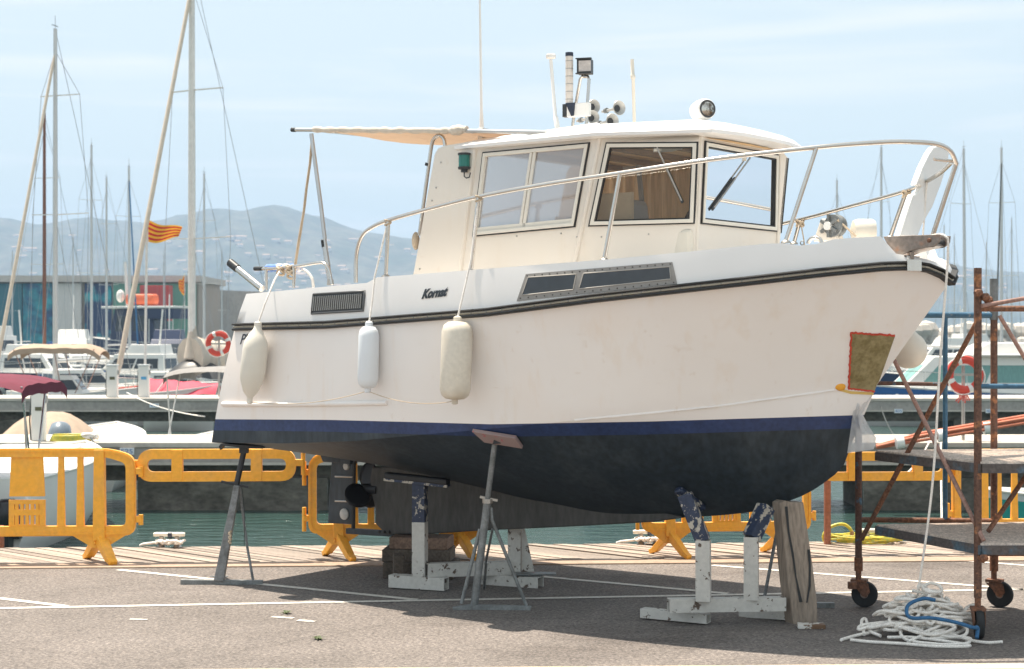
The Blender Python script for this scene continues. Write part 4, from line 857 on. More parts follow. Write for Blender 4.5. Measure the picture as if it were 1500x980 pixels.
mb = MB(); tw_ = spline([onT(391, 393, .85), onT(415, 392, .85), onT(442, 393, .85)], 12); mb.tube([B(*p) for p in tw_], [.03, .036, .03, .034, .036, .03, .035, .03, .036, .03, .034, .02], 10); mb.build('rolled_towel', mat('towel_blue', (.16, .28, .62), .9, vs=14, col2=(.70, .70, .72), thr=(.5, .55)), srl, smooth=70)
for (x, y) in ((411, 397), (424, 395), (426, 402)):
    c = bT(x, y, 1.08); mb = MB(); mb.tube([c+Vector((.028*math.cos(k*.8), .03*math.sin(k*.8), .034*math.sin(k*.5))) for k in range(28)], .010, 6); mb.build('rail_lashing', rope_t, srl, smooth=60)
# plastic film hanging from the masked repair
fl_r = []
for j in range(15):
    b_ = j/14; row = []
    for i in range(9):
        a_ = i/8; x0 = lerp(1243, 1241, b_); x1 = interp(b_, [(0, 1279), (.35, 1263), (.55, 1271), (.8, 1284), (1, 1280)]); x0 = interp(b_, [(0, 1246), (.45, 1248), (1, 1241)])
        px_ = lerp(x0, x1, a_); py_ = interp(b_, [(0, 577), (1, 664-6*a_)]); p, n = hit(min(px_, 1262), min(py_, 640)); d = 11.45-.10*a_ if p is None else p.y-.03
        q_ = P(px_, py_, 11.50-.09*b_-.06*a_+.018*math.sin(a_*9+b_*7)+.012*math.sin(a_*17-b_*13)); row.append(q_)
    fl_r.append(row)
mb = MB(); mb.grid(fl_r); mb.build('plastic_film', film, boat, smooth=70)

# ------------------------------------------------------------------ fenders and lines hung on the boat
def fender(x, y0, y1, rpx, m, kind, label, rope, lean=0):
    p, n = hit(x, (y0+y1)/2); D = p.y; r = rpx*D/F; c0 = P(x+lean, y0, D); c1 = P(x-lean, y1, D); off = n.copy(); off.z = 0; off.normalize()
    pt, n1 = hit(x, y0+18); pb, n2 = hit(x, y1-18)
    need = max(((q-P(x, yy, D)).dot(off)) for q, yy in ((pt, y0+18), (pb, y1-18), (p, (y0+y1)/2)))+r+.004
    c0 += off*need; c1 += off*need
    mv = Vector(((x-(pxof(c0)+pxof(c1))/2)*c0.y/F, 0, 0)); c0 += mv; c1 += mv; bk_ = max(0, -mv.dot(off)); c0 += off*bk_; c1 += off*bk_
    mv = Vector(((x-(pxof(c0)+pxof(c1))/2)*c0.y/F, 0, 0)); mv = mv-off*mv.dot(off)*(1 if mv.dot(off) < 0 else 0); c0 += mv; c1 += mv; Ln = (c0-c1).length; ax = (c0-c1).normalized()
    t = thing('fender', label, 'fender', c1, 'fenders hanging along the hull')
    if kind == 'tear': prof = [(.022, 0), (.026, .02), (.06, .06), (r*.9, .15), (r, .22), (r, Ln*.68), (r*.93, Ln*.78), (r*.62, Ln*.89), (.035, Ln*.96), (.03, Ln)]
    else: prof = [(.03, 0), (r*.62, .006), (r*.88, .03), (r, .075), (r, Ln-.075), (r*.88, Ln-.03), (r*.62, Ln-.006), (.03, Ln)]
    mb = MB(); mb.lathe(prof, 24, c1, ax); mb.build('fender_body', m, t, smooth=60)
    mb = MB(); mb.lathe([(.03, 0), (.03, .03), (.012, .04)], 10, c0, UPV); mb.build('fender_eye', m, t, smooth=40); mb = MB(); mb.lathe([(.012, -.035), (.024, -.03), (.024, 0)], 10, c1); mb.build('fender_eye', m, t, smooth=40)
    mb = MB(); mb.tube([c0+UPV*.02]+rope, .0075, 7); mb.build('fender_rope', rope_w, t, smooth=60); return t, c1
f1, e1 = fender(376, 478, 584, 18.5, fend_cream, 'tear', 'cream teardrop fender with pointed ends tied to the stern rail', [bT(388, 445, 1.36), bT(402, 410, 1.20), bT(411, 395, 1.09)], 6)
f2, e2 = fender(541.5, 478, 568, 15.3, fend_new, 'cyl', 'clean bluish white cylinder fender, slimmest of the three on the hull', [bT(545.5, 440, 1.36), bT(549, 405, 1.33), B(*rail_s(568, 325))], 1)
f3, e3 = fender(670, 471, 584, 22.5, fend_old, 'cyl', 'grimy stained cylinder fender hanging from the rail below the wheelhouse wing', [bT(681, 420, 1.38), bT(690, 380, 1.32), B(*rail_s(701, 289))], 2)
for f_, (x, y), ti in ((f2, (568, 326), 0), (f3, (701, 291), 0)):
    c = B(*rail_s(x, y)); mb = MB(); mb.tube([c+Vector((.024*math.cos(k*.9), .024*math.sin(k*.9), .02*math.sin(k*.45))) for k in range(24)], .007, 6); mb.build('hitch', rope_t, f_, smooth=60)
mb = MB(); mb.tube(sag(e1-UPV*.02, e2-UPV*.02, .05, 12), .003, 5); mb.tube(sag(e2-UPV*.02, e3-UPV*.01, .05, 12), .003, 5); mb.build('fender_string', rope_t, f2, smooth=60)
bcn = P(1331, 513, 12.02); bt_ = thing('ball_fender', 'round cream ball fender hanging behind the stem of the boat', 'fender', bcn-UPV*.14)
mb = MB(); prof = [(.01, -.133)]+[(.135*math.sin(a), -.135*math.cos(a)) for a in np.linspace(.12, 2.6, 14)]+[(.05, .135), (.03, .16), (.028, .18)]; mb.lathe(prof, 24, bcn); mb.build('ball', fend_cream, bt_, smooth=60)
mb = MB(); mb.tube([bcn+UPV*.17, bT(1345, 400, -.45), bT(1352, 345, -.55), bT(1358, 264, -.56)], .007, 6); mb.build('fender_rope', rope_w, bt_, smooth=60)
# ================================================================== stands, cradles, timber
def pbar(a, b, w, h, **k): mb = MB(); mb.bar(a, b, w, h, **k); return mb
def sq_tube(name, a, b, w, h, m, par, wall=.008):
    """open-ended box section"""
    a, b = Vector(a), Vector(b); d = (b-a).normalized(); x = d.cross(UPV)
    x = Vector((.97, -.22, 0)).normalized() if x.length < .2 else x.normalized(); y = x.cross(d)
    def loop(c, q): return [c+x*sx*(w/2-q)+y*sy*(h/2-q) for sx, sy in ((-1,-1), (1,-1), (1,1), (-1,1))]
    mb = MB(); o0, o1, i0, i1 = loop(a, 0), loop(b, 0), loop(a, wall), loop(b, wall)
    for k in range(4):
        j = (k+1) % 4; mb.add([o0[k], o0[j], o1[j], o1[k]], [(0,1,2,3)]); mb.add([i0[k], i1[k], i1[j], i0[j]], [(0,1,2,3)]); mb.add([o0[k], i0[k], i0[j], o0[j]], [(0,1,2,3)]); mb.add([o1[k], o1[j], i1[j], i1[k]], [(0,1,2,3)])
    return mb.build(name, m, par)
# --- grey box-leg stand under the starboard quarter
D0 = 13.45; st = thing('boat_stand', 'grey box-leg boat stand with black screw head under the stern quarter', 'boat stand', G(322, 856), 'steel stands propping the hull')
mb = MB(); mb.bar(P(265, 852.5, D0), P(385, 854, D0), .05, .045); mb.build('base_bar', galv, st, bevel=.004)
mb = MB(); mb.bar(P(321, 851, D0), P(347.5, 711, D0+.06), .080, .08, w2=.05, h2=.05); mb.build('main_leg', stand_grey, st, bevel=.006)
mb = MB(); mb.tube([P(351, 716, D0+.07), P(362, 800, D0+.2), P(371, 852, D0+.02)], .012, 6); mb.build('rear_leg', stand_grey, st, smooth=60)
mb = MB(); mb.bar(P(334, 770, D0+.1), P(326.5, 846, D0+.42), .03, .02); mb.build('rear_leg', stand_grey, st)
mb = MB(); mb.bar(P(308, 846.5, D0+.42), P(334, 846.5, D0+.42), .04, .03); mb.build('rear_pad', galv, st)
mb = MB(); mb.tube([P(346, 712, D0+.06), P(357.5, 660, D0+.09)], .024, 12); mb.build('screw', stand_blk, st, smooth=50)
mb = MB(); mb.bar(P(324, 705.5, D0+.05), P(364, 713.5, D0+.07), .022, .02); mb.build('screw_handle', stand_blk, st)
mb = MB(); mb.box(P(357.5, 659, D0+.09), (.07, .07, .05)); mb.build('head_block', stand_blk, st)
mb = MB(); mb.prism([(-.20, .0), (-.185, .022), (.16, -.0), (.16, -.02), (.0, -.012), (-.17, .006), (-.19, -.03)], P(358.5, 653, D0+.09), (1, 0, 0), UPV, .16); mb.build('head_plate', stand_blk, st)
mb = MB(); mb.tube([P(337+1.5*math.sin(k*1.7), 777+k*1.6, D0-.02) for k in range(13)], .012, 6); mb.build('rope_wrap', rope_t, st, smooth=60)
mb = MB(); mb.tube([P(353, 706, D0+.1), P(357, 735, D0+.12), P(359, 760, D0+.12), P(357.5, 800, D0+.12)], .003, 5); mb.build('pin_cord', rope_d, st)
# --- tripod stand amidships
D0 = 12.2; st2 = thing('boat_stand', 'galvanised tripod boat stand with tilted wooden pad against the midship hull', 'boat stand', G(718, 893), 'steel stands propping the hull')
mb = MB(); mb.bar(P(664, 893, D0), P(690, 889, D0+.03), .05, .04); mb.bar(P(688, 889.2, D0+.03), P(778, 892, D0), .05, .042); mb.build('base_bar', galv, st2, bevel=.004)
mb = MB(); mb.tube([P(694.5, 888, D0+.03), P(714, 735, D0-.0)], .029, 14); mb.build('main_leg', galv, st2, smooth=50)
mb = MB(); mb.tube([P(713, 740, D0), P(725.5, 644, D0-.10)], .021, 12); mb.build('screw', galv, st2, smooth=50)
mb = MB(); mb.bar(P(703, 727.5, D0), P(729, 733, D0), .035, .018); mb.lathe([(.04, -.02), (.04, .012)], 10, P(714.5, 733, D0)); mb.build('screw_handle', steel_dull, st2)
for a, b, r in (((676, 884), (703, 775), .014), ((721, 762), (771, 887), .013), ((721.5, 775), (711, 826), .010)):
    mb = MB(); dz = (.02, .02, .35); mb.tube([P(*a, D0+.02 if a[1] > 800 else D0), P(*b, D0+(.30 if b[1] == 826 else .02))], r, 8); mb.build('brace', galv, st2, smooth=60)
mb = MB(); mb.tube([P(712, 826, D0+.3), P(709, 862, D0+.75)], .011, 8); mb.build('rear_leg', galv, st2, smooth=60)
mb = MB(); mb.tube([P(721, 762, D0), P(719.5, 745, D0+.01), P(716, 742, D0)], .013, 8); mb.build('brace_hook', galv, st2, smooth=60)
pp0, pn0 = hit(730, 640)
mb = MB(); e1 = Vector((.985, -.05, -.02)).normalized(); e2 = pn0.cross(e1).normalized(); e1 = e2.cross(pn0).normalized(); mb.prism([(-.19, .055), (.14, .075), (.19, -.04), (-.10, -.055)], pp0+pn0*.022, e1, e2 if e2.z > 0 else -e2, .03); mb.build('wooden_pad', pink_pad, st2, bevel=.003)
mb = MB(); mb.bar(P(725.5, 646, D0-.1), pp0+pn0*.03, .05, .05); mb.build('swivel', stand_blk, st2)
# --- far stand at the port bow
D0 = 12.3; st3 = thing('boat_stand', 'thin dark tripod stand half hidden behind the timber prop at the bow', 'boat stand', G(1150, 889), 'steel stands propping the hull')
mb = MB(); mb.bar(P(1080, 886, D0+.05), P(1222, 886.5, D0), .045, .04); mb.build('base_bar', galv, st3)
mb = MB(); mb.tube([P(1120, 874, D0+.15), P(1136, 790, D0+.25), P(1150, 720, D0+.38)], .013, 8); mb.build('leg', stand_grey, st3, smooth=60)
mb = MB(); mb.tube([P(1176, 884, D0), P(1152, 720, D0+.38)], .022, 8); mb.build('main_leg', stand_grey, st3, smooth=60)
mb = MB(); mb.tube([P(1152, 722, D0+.38), P(1152, 700, D0+.40)], .02, 8); mb.build('screw', stand_blk, st3)
# --- white and blue cradle under the stern
cr = thing('boat_cradle', 'chipped white and navy steel cradle beside the timber blocks under the stern', 'cradle', G(680, 866), 'steel cradles under the hull')
LP = Vector((-.74, 13.17, 0)); RP = Vector(((755-750)*13.5/F, 13.5, 0)); fx = Vector((1, -.30, 0)).normalized()
sq_tube('foot_beam', P(573, 850, 13.26), P(654, 855, 13.10), .11, .10, crad_w, cr); sq_tube('foot_beam', P(707, 849, 13.5), P(792, 853.5, 13.28), .12, .10, crad_w, cr)
sq_tube('cross_beam', LP+UPV*.16+fx*.05, RP+UPV*.13, .09, .11, crad_w, cr)
sq_tube('post', LP+UPV*.11, LP+UPV*.545, .105, .105, crad_w, cr); sq_tube('post_top', LP+UPV*.545, LP+UPV*.86, .103, .103, crad_b, cr)
sq_tube('post', RP+UPV*.10, RP+UPV*.56, .105, .105, crad_w, cr)
mb = MB(); mb.prism([(.0, .0), (.10, .0), (.02, .36), (.0, .36)], RP+Vector((.055, -.02, .1)), (1, 0, 0), UPV, .02); mb.build('gusset', crad_w, cr)
mb = MB(); mb.box(Vector(((782-750)*13.3/F, 13.33, .105)), (.36, .12, .012)); mb.build('foot_plate', galv, cr)
mb = MB(); a, b = P(565, 696, 13.22), P(657, 706, 13.05); mb.bar(a, b, .10, .05); mb.build('pad_beam', prop_blk, cr, bevel=.012)
mb = MB(); mb.bar(a-UPV*.032, b-UPV*.032, .09, .02); mb.build('pad_plate', crad_b, cr)
# --- timber blocks under the keel heel
for (s, z0, h, w, d, m, lb, yaw) in ((1.18, 0, .135, .60, .40, wood_blk, 'dark sleeper block lowest in the stack under the keel heel', 0), (1.15, .136, .105, .58, .36, wood_blk, 'grey split sleeper in the middle of the stack under the keel heel', 2), (1.18, .242, .10, .50, .30, wood_red, 'reddish brown timber block topmost in the stack under the keel heel', -2)):
    c = B(s, 0, 0); mb = MB(); mb.box(Vector((c.x, c.y, z0+h/2)), (w, d, h), Matrix.Rotation(R(yaw)-.12, 3, 'Z')); tag(mb.build('timber_block', m, bevel=.01), lb, 'timber block', 'timber blocks under the keel')
mb = MB(); c = P(584, 838, 13.5); mb.box(Vector((c.x, c.y, .12)), (.09, .16, .24), Matrix.Rotation(.1, 3, 'Z')); tag(mb.build('timber_block', wood_blk, bevel=.008), 'short dark timber offcut standing on end beside the sleeper stack', 'timber block', 'timber blocks under the keel')
# --- bow cradle
cb = thing('boat_cradle', 'chipped white cradle with bent navy arms gripping the hull near the bow', 'cradle', G(1050, 906), 'steel cradles under the hull')
sq_tube('foot_beam', P(941, 897, 11.82), P(1038, 906, 11.58), .085, .065, crad_w, cb, .006); sq_tube('foot_beam', P(1086, 896, 11.95), P(1164, 901, 11.70), .085, .065, crad_w, cb, .006)
sq_tube('cross_beam', P(979, 886.5, 11.52), P(1149, 884, 11.62), .09, .095, crad_w, cb)
sq_tube('post', P(1030.5, 880, 11.50), P(1030, 791, 11.50), .10, .10, crad_w, cb); sq_tube('post', P(1100.5, 878, 11.58), P(1100.5, 786, 11.58), .10, .10, crad_w, cb)
mb = MB(); mb.bar(P(1030, 792, 11.50), P(1003, 724, 11.53), .10, .10); mb.build('bent_arm', crad_b, cb, bevel=.004)
mb = MB(); mb.bar(P(1100.5, 788, 11.58), P(1122, 742, 11.66), .10, .10); mb.build('bent_arm', crad_b, cb, bevel=.004)
hp, hn = hit(1010, 724)
mb = MB(); a, b = hit(993, 712)[0]+hn*.028, hit(1031, 741)[0]+hn*.028; mb.bar(a, b, .075, .055, hn); mb.build('arm_pad', crad_b, cb, bevel=.02)
# --- timber prop wedged under the stem
D0 = 11.60; tp = thing('timber_prop', 'weathered upright timber baulk wedged under the forefoot of the boat', 'timber prop', G(1180, 918))
out = [(1143, 737), (1150, 733), (1158, 735.5), (1177, 735.5), (1183, 775), (1191, 830), (1197, 880), (1198.5, 915), (1163, 916), (1160, 900), (1154, 850), (1149, 800), (1145, 760)]
fr_ = [P(x, y, D0+.13*(915-y)/180) for x, y in out]; bk = [p+Vector((.06, .09, 0)) for p in fr_]; k = len(out)
bkl = [p+Vector((-.045, .10, 0)) for p in fr_]
mb = MB(); mb.add(fr_+bkl, [tuple(range(k)), tuple(range(2*k-1, k-1, -1))]+[(i, (i+1) % k, k+(i+1) % k, k+i) for i in range(k)]); mb.build('baulk', wood_prop, tp, bevel=.006)
streak_m = mat('streak_black', (.03, .03, .03), .7)  # thin dark strips laid down the face of the baulk
for pts in (((1151, 742), (1156, 780), (1160, 810), (1166, 845), (1173, 882)), ((1184, 805), (1187, 830), (1185, 858), (1182, 883))):
    mb = MB(); L_ = [P(x, y, D0+.13*(915-y)/180-.004) for x, y in pts]; rws = [[p+Vector((-.007-.004*math.sin(i*2), 0, 0)), p+Vector((.008+.005*math.cos(i*3), 0, 0))] for i, p in enumerate(L_)]; mb.grid(rws); o = mb.build('dark_streak', streak_m, tp); sd = o.modifiers.new('t', 'SOLIDIFY'); sd.thickness = .003
mb = MB(); c = G(1188, 920); mb.box(c+Vector((0, 0, .016)), (.19, .10, .03), Matrix.Rotation(-.05, 3, 'Z')); tag(mb.build('wedge', mat('wedge_chipped', (.66, .63, .58), .7, vs=14, col2=(.16, .09, .05), thr=(.47, .52)), bevel=.004), 'chipped white and brown wooden wedge at the foot of the timber prop', 'wedge')

# ================================================================== scaffold tower on castors
P1, P2, P3 = Vector((2.61, 12.34, 0)), Vector((3.15, 11.08, 0)), Vector((3.63, 12.34, 0)); P4 = P2+(P3-P1)*1.6
sf = thing('scaffold_tower', 'rusty rolling scaffold tower with two mesh platforms on black castors', 'scaffold', P2)
def sp(name, a, b, r, m, par=None, n=10): mb = MB(); mb.tube([a, b], r, n); return mb.build(name, m, par or sf, smooth=60)
zb = .27
for p, top, m in ((P1, 2.15, rust_paint), (P2, 2.50, rust_or), (P3, 2.19, rust_or), (P4, 2.5, rust_or)):
    sp('upright', p+UPV*zb, p+UPV*top, .026, m)
sp('upright_sleeve', P3+UPV*2.16, P3+UPV*2.47, .031, galv); sp('upright_sleeve', P1+UPV*zb, P1+UPV*(zb+.10), .032, rust); sp('upright_sleeve', P3+UPV*zb, P3+UPV*(zb+.14), .032, rust)
def castor(p, yaw, flat=False):
    r = .098; c = p+Vector((math.cos(yaw)*.045, math.sin(yaw)*.045, 0)); ax = Vector((-math.sin(yaw), math.cos(yaw), 0)); c.z = r
    mb = MB(); mb.lathe([(r*.70, -.022), (r*.93, -.024), (r, -.014), (r, .014), (r*.93, .024), (r*.70, .022)], 26, c, ax); w = mb.build('castor', tyre, sf, smooth=40)
    mb = MB(); mb.lathe([(.012, -.026), (.02, -.024), (r*.70, -.014), (r*.70, .014), (.02, .024), (.012, .026)], 20, c, ax); mb.build('hub', mat('hub_grey', (.21, .17, .15), .7, vs=20, var=.3), w, smooth=30)
    d = Vector((math.cos(yaw), math.sin(yaw), 0))
    for s_ in (-1, 1):
        mb = MB(); mb.prism([(-.10, .085), (.03, .085), (.045, .02), (.015, -.02), (-.015, -.01), (-.05, .04)], c+ax*s_*.036, d, UPV, .006); mb.build('fork', rust, w)
    mb = MB(); mb.box(c-d*.04+UPV*.10, (.12, .09, .02), Matrix.Rotation(yaw, 3, 'Z')); mb.tube([p+UPV*.18, p+UPV*.29], .022, 8); mb.build('fork_crown', rust, w)
castor(P1, R(-20)); castor(P2, R(-96)); castor(P3, R(-30)); castor(P4, R(-60))
mb = MB(); mb.box(P1+Vector((-.06, -.06, .17)), (.06, .05, .05)); mb.build('brake', rust, sf); 
# platforms: mesh top on channel frames
for z, side in ((1.185, 0), (.635, 0)):
    A_, B2, C_, D_ = P1+(P2-P1)*.14, P2+(P2-P1)*.03, P4, P3+(P3-P1)*.3
    A_ = A_+(P3-P1)*.02
    poly = [(q.x, q.y) for q in (A_, B2, C_, D_)]
    mb = MB(); mb.slab(poly, z-.008, z); pf = mb.build('platform', plat_mat, sf)
    for a, b in ((A_, B2), (B2, C_), (C_, D_), (D_, A_)):
        mb = MB(); mb.bar(a+UPV*(z-.038), b+UPV*(z-.038), .03, .062); mb.build('platform_channel', plat_side, pf)
    mb = MB(); d1 = (B2-A_); d2 = (D_-A_)                              # raised ribs of the expanded mesh
    for k in range(44): q = (k+.5)/44; mb.bar(A_+d1*q+UPV*(z+.003), A_+d1*q+(C_-B2)*.98*q+(D_-A_)*.98*(1-q)+UPV*(z+.003), .008, .008)
    o = mb.build('platform_ribs', plat_mat, pf); o['kind'] = 'stuff'
# ledgers and braces
def PZ(p, z): return Vector((p.x, p.y, z))
dn = (P3-P1).normalized()
sp('ledger', PZ(P1, .655), PZ(P3, .645), .021, rust); sp('ledger', PZ(P1, 2.20), PZ(P3, 2.195), .024, blue_paint); sp('ledger', PZ(P1, 1.685), PZ(P1.lerp(P3, .66), 1.675), .016, rust_paint)
mid = P1.lerp(P3, .64); sp('upright', PZ(mid, .66), PZ(mid, 2.18), .0185, blue_paint)
sp('ledger', PZ(P2, 2.225), PZ(P4, 2.225), .021, rust); sp('ledger', PZ(P2, 1.70), PZ(P4, 1.695), .018, blue_paint); sp('ledger', PZ(P2, .575), PZ(P4, .575), .024, rust_or)
off = Vector((-.02, -.05, 0))
a = P(1314, 540, 11.95); sp('brace', a+Vector((-.1, 0, .22)), P(1441, 792, 11.03), .0155, tube_pink)
sp('brace', P(1262, 790, 12.30), P(1434, 466, 11.25), .0185, rust); sp('brace', P(1448, 778, 11.15), P(1520, 672, 11.6), .017, rust)
sp('brace', P(1438, 448, 11.05), P(1560, 427, 11.3), .015, tube_pink); sp('brace', P(1464, 462, 12.30), P(1540, 590, 12.2), .016, tube_pink)
for (x, y, D) in ((1443, 435, 11.06), (1448, 440, 11.1), (1441, 818, 11.0), (1433, 429, 11.03)): mb = MB(); mb.lathe([(.02, -.025), (.03, -.01), (.02, .025)], 8, P(x, y, D), (1, .2, .3)); mb.build('coupler', rust, sf)
for (x, y) in ((1433, 430), (1432, 459), (1431.5, 488), (1431.5, 503)): mb = MB(); mb.lathe([(.012, 0), (.009, .006)], 8, P(x, y, 11.08)-Vector((0, .026, 0)), (0, -1, 0)); mb.build('rivet', rust_or, sf)

# ================================================================== plastic barriers
def rounded(pts, n=6):
    out = []
    for i, (x, z, r) in enumerate(pts):
        a = Vector(pts[i-1][:2]); b = Vector((x, z)); c = Vector(pts[(i+1) % len(pts)][:2]); d1 = (a-b).normalized()*r; d2 = (c-b).normalized()*r
        for k in range(n+1): q = k/n; p = (b+d1)*(1-q)**2+b*2*q*(1-q)+(b+d2)*q*q; out.append((p.x, p.y))
    return out
def V3(l, y): return [Vector((x, y, z)) for x, z in l]
bar0 = thing('plastic_barrier', 'x', 'barrier', (0, 0, 0), 'orange barriers along the quay edge')
o_ = rounded([(-.96, .24, .10), (.96, .24, .10), (.96, .93, .10), (.74, 1.0, .12), (-.74, 1.0, .12), (-.96, .93, .10)]); i_ = rounded([(-.875, .325, .05), (.875, .325, .05), (.875, .87, .05), (.70, .925, .06), (-.70, .925, .06), (-.875, .87, .05)])
mb = MB(); mb.ring(V3(o_, -.03), V3(i_, -.03), (0, 1, 0), .06); mb.build('frame', orange, bar0, smooth=35)
o2 = rounded([(-.948, .252, .10), (.948, .252, .10), (.948, .925, .10), (.735, .988, .12), (-.735, .988, .12), (-.948, .925, .10)]); i2_ = rounded([(-.93, .27, .09), (.93, .27, .09), (.93, .915, .09), (.73, .970, .11), (-.73, .970, .11), (-.93, .915, .09)])
mb = MB(); mb.ring(V3(o2, -.038), V3(i2_, -.038), (0, 1, 0), .02); mb.build('frame_rib', orange, bar0, smooth=35)
for x, w0, w1 in ((-.47, .05, .072), (-.30, .05, .072), (.30, .05, .072), (.47, .05, .072)):
    mb = MB(); mb.prism([(-w1/2, .32), (w1/2, .32), (w0/2, .93), (-w0/2, .93)], (x, 0, 0), (1, 0, 0), UPV, .04); mb.build('slat', orange, bar0, bevel=.004)
mb = MB(); mb.prism([(-.155, .61), (.155, .61), (.14, .93), (-.14, .93)], (0, 0, 0), (1, 0, 0), UPV, .03); sgn = mb.build('sign_plate', orange, bar0, bevel=.003)
for z, h in ((.325, .03), (.445, .05), (.535, .035), (.60, .03)): mb = MB(); mb.box((0, 0, z), (.31, .035, h)); mb.build('grille_bar', orange, sgn)
for k in range(7):
    x = -.135+.27*k/6; mb = MB(); mb.box((x, 0, .44), (.028 if 0 < k < 6 else .05, .03, .23)); mb.build('grille_bar', orange, sgn)
for x in (-.64, .64):
    mb = MB(); mb.prism([(-.055, .20), (.055, .20), (.045, .99), (-.045, .99)], (x, 0, 0), (1, 0, 0), UPV, .095); ft = mb.build('foot_post', orange, bar0, bevel=.006)
    mb = MB(); mb.prism([(-.24, .245), (.24, .245), (.055, .135), (-.055, .135)], (x, 0, 0), (1, 0, 0), UPV, .05); mb.build('foot_gusset', orange, ft)
    for sx in (-1, 1):
        mb = MB(); a = Vector((x+sx*.01, 0, .21)); b = Vector((x+sx*.13, -sx*.17, .05)); c = Vector((x+sx*.165, -sx*.225, .025)); mb.bar(a, b, .10, .085, up=(0, 0, 1), w2=.085, h2=.06); mb.build('foot', orange, ft, bevel=.008)
        mb = MB(); mb.bar(b-(b-a)*.05, c, .085, .05, up=(0, 0, 1), w2=.075, h2=.045); mb.build('foot_toe', orange, ft, bevel=.008)
for sx in (-1, 1):
    for z in (.38, .80):
        mb = MB(); mb.box((sx*.985, 0, z), (.05, .05, .055)); lg = mb.build('hinge_lug', orange, bar0, bevel=.005); mb = MB(); mb.tube([(sx*1.005, 0, z-.12 if sx < 0 else z-.05), (sx*1.005, 0, z+.10 if sx < 0 else z+.04)], .022, 8); mb.build('hinge_pin', orange, lg, smooth=50)
bm0 = thing('barrier_beam', 'x', 'barrier', (0, 0, 0), 'orange linking beams between the barriers')
o_ = rounded([(-.72, -.15, .10), (-.62, -.15, .02), (.62, -.15, .02), (.72, -.15, .10), (.72, .15, .09), (-.72, .15, .09)]); o_ = rounded([(-.72, -.145, .14), (.72, -.145, .14), (.72, .145, .14), (-.72, .145, .14)]); i_ = rounded([(-.63, -.058, .06), (.63, -.058, .06), (.63, .058, .06), (-.63, .058, .06)])
mb = MB(); mb.ring(V3(o_, -.03), V3(i_, -.03), (0, 1, 0), .06); mb.build('beam_frame', orange, bm0, smooth=35)
for x in (-.36, .36): mb = MB(); mb.box((x, 0, 0), (.10, .075, .286)); mb.build('beam_strut', orange, bm0, bevel=.004)
for sx in (-1, 1):
    mb = MB(); mb.box((sx*.75, 0, .02), (.08, .05, .06)); lg = mb.build('hinge_lug', orange, bm0, bevel=.005); mb = MB(); mb.tube([(sx*.785, 0, -.09), (sx*.785, 0, .13 if sx > 0 else .05)], .02, 8); mb.build('hinge_pin', orange, lg, smooth=50)
def place(proto, px, D, z, sx, sz, yaw, label, first):
    o = proto if first else copy_tree(proto); o.location = ((px-750)*D/F, D, z); o.scale = (sx, 1, sz); o.rotation_euler = (0, 0, yaw); o['label'] = label; return o
qa = math.atan(.055)
place(bar0, 40, 14.66, 0, 1, 1.03, qa, 'orange barrier standing in front of the white runabout and its black outboards', True)
place(bar0, 585, 14.96, 0, .86, .995, qa, 'orange barrier standing behind the rudder and propeller of the boat', False)
place(bar0, 1064, 15.12, 0, .825, .985, qa+.04, 'orange barrier seen under the bow behind the navy cradle arms', False)
place(bar0, 1527, 15.42, 0, .90, .975, qa, 'orange barrier in front of the teal striped hull behind the scaffold', False)
place(bm0, 318, 14.80, .87, .985, 1, qa, 'orange linking beam behind the grey box-leg stand', True)
place(bm0, 1296, 15.30, .82, .86, .92, qa, 'orange linking beam behind the lower platform of the scaffold', False)
place(bm0, 827, 15.02, .86, .78, 1, qa, 'orange linking beam hidden behind the keel between two barriers', False)

# ================================================================== rope, hose, cleats, posts, weeds
rg = random.Random(11)
pc_ = G(1352, 931); rp_ = thing('rope_pile', 'tangled heap of thick white mooring rope with a blue line on the asphalt', 'rope', Vector((pc_.x, pc_.y, 0)))
def heap(x, y): return max(0, 1-(x/.52)**2-(y/.30)**2)
def strand(seed, n, rad, cx, cy, lift, spread):
    g = random.Random(seed); pts = []; ph = g.uniform(0, 6.28); ox, oy = cx, cy
    for k in range(n):
        a = ph+k*.42; q = k/n
        if k % 15 == 0: tx, ty, r0, el, ro = cx+g.gauss(0, spread), cy+g.gauss(0, spread*.55), rad*g.uniform(.5, 1.25), g.uniform(.3, .9), g.uniform(0, 3)
        ox += (tx-ox)*.16; oy += (ty-oy)*.16
        lx = r0*math.cos(a); ly = r0*el*math.sin(a); x = ox+lx*math.cos(ro)-ly*math.sin(ro)*.6; y = oy+lx*math.sin(ro)*.6+ly*math.cos(ro)
        h = heap(x, y); z = .013+lift*h**.8*(.30+.70*q)+.03*max(0, math.sin(a*1.3+q*9))*h+g.uniform(0, .006)
        pts.append((pc_.x+x, pc_.y+y, z))
    return pts
def smooth_path(p, k=3): return [tuple(v) for v in spline(p, len(p)*k)]
for sd, n, rad, cx, cy, lift, sprd in ((1, 130, .16, 0, .02, .13, .18), (2, 130, .17, -.05, -.02, .18, .16), (3, 120, .14, .05, .03, .23, .13), (4, 120, .13, 0, .03, .28, .11), (5, 110, .19, .04, -.05, .07, .22), (6, 80, .11, -.02, .05, .31, .08), (7, 110, .15, -.08, .0, .20, .15), (8, 110, .15, .10, .0, .22, .14), (9, 90, .12, .0, .05, .33, .10)):
    mb = MB(); mb.tube(smooth_path(strand(sd, n, rad, cx, cy, lift, sprd)), .0115, 7); mb.build('rope_strand', rope_w, rp_, smooth=60)
def ground_rope(name, pts, m, r): mb = MB(); q = [G(x, y)+Vector((0, 0, z)) for x, y, z in pts]; mb.tube([tuple(v) for v in spline([tuple(p) for p in q], 60)], r, 7); return mb.build(name, m, rp_, smooth=60)
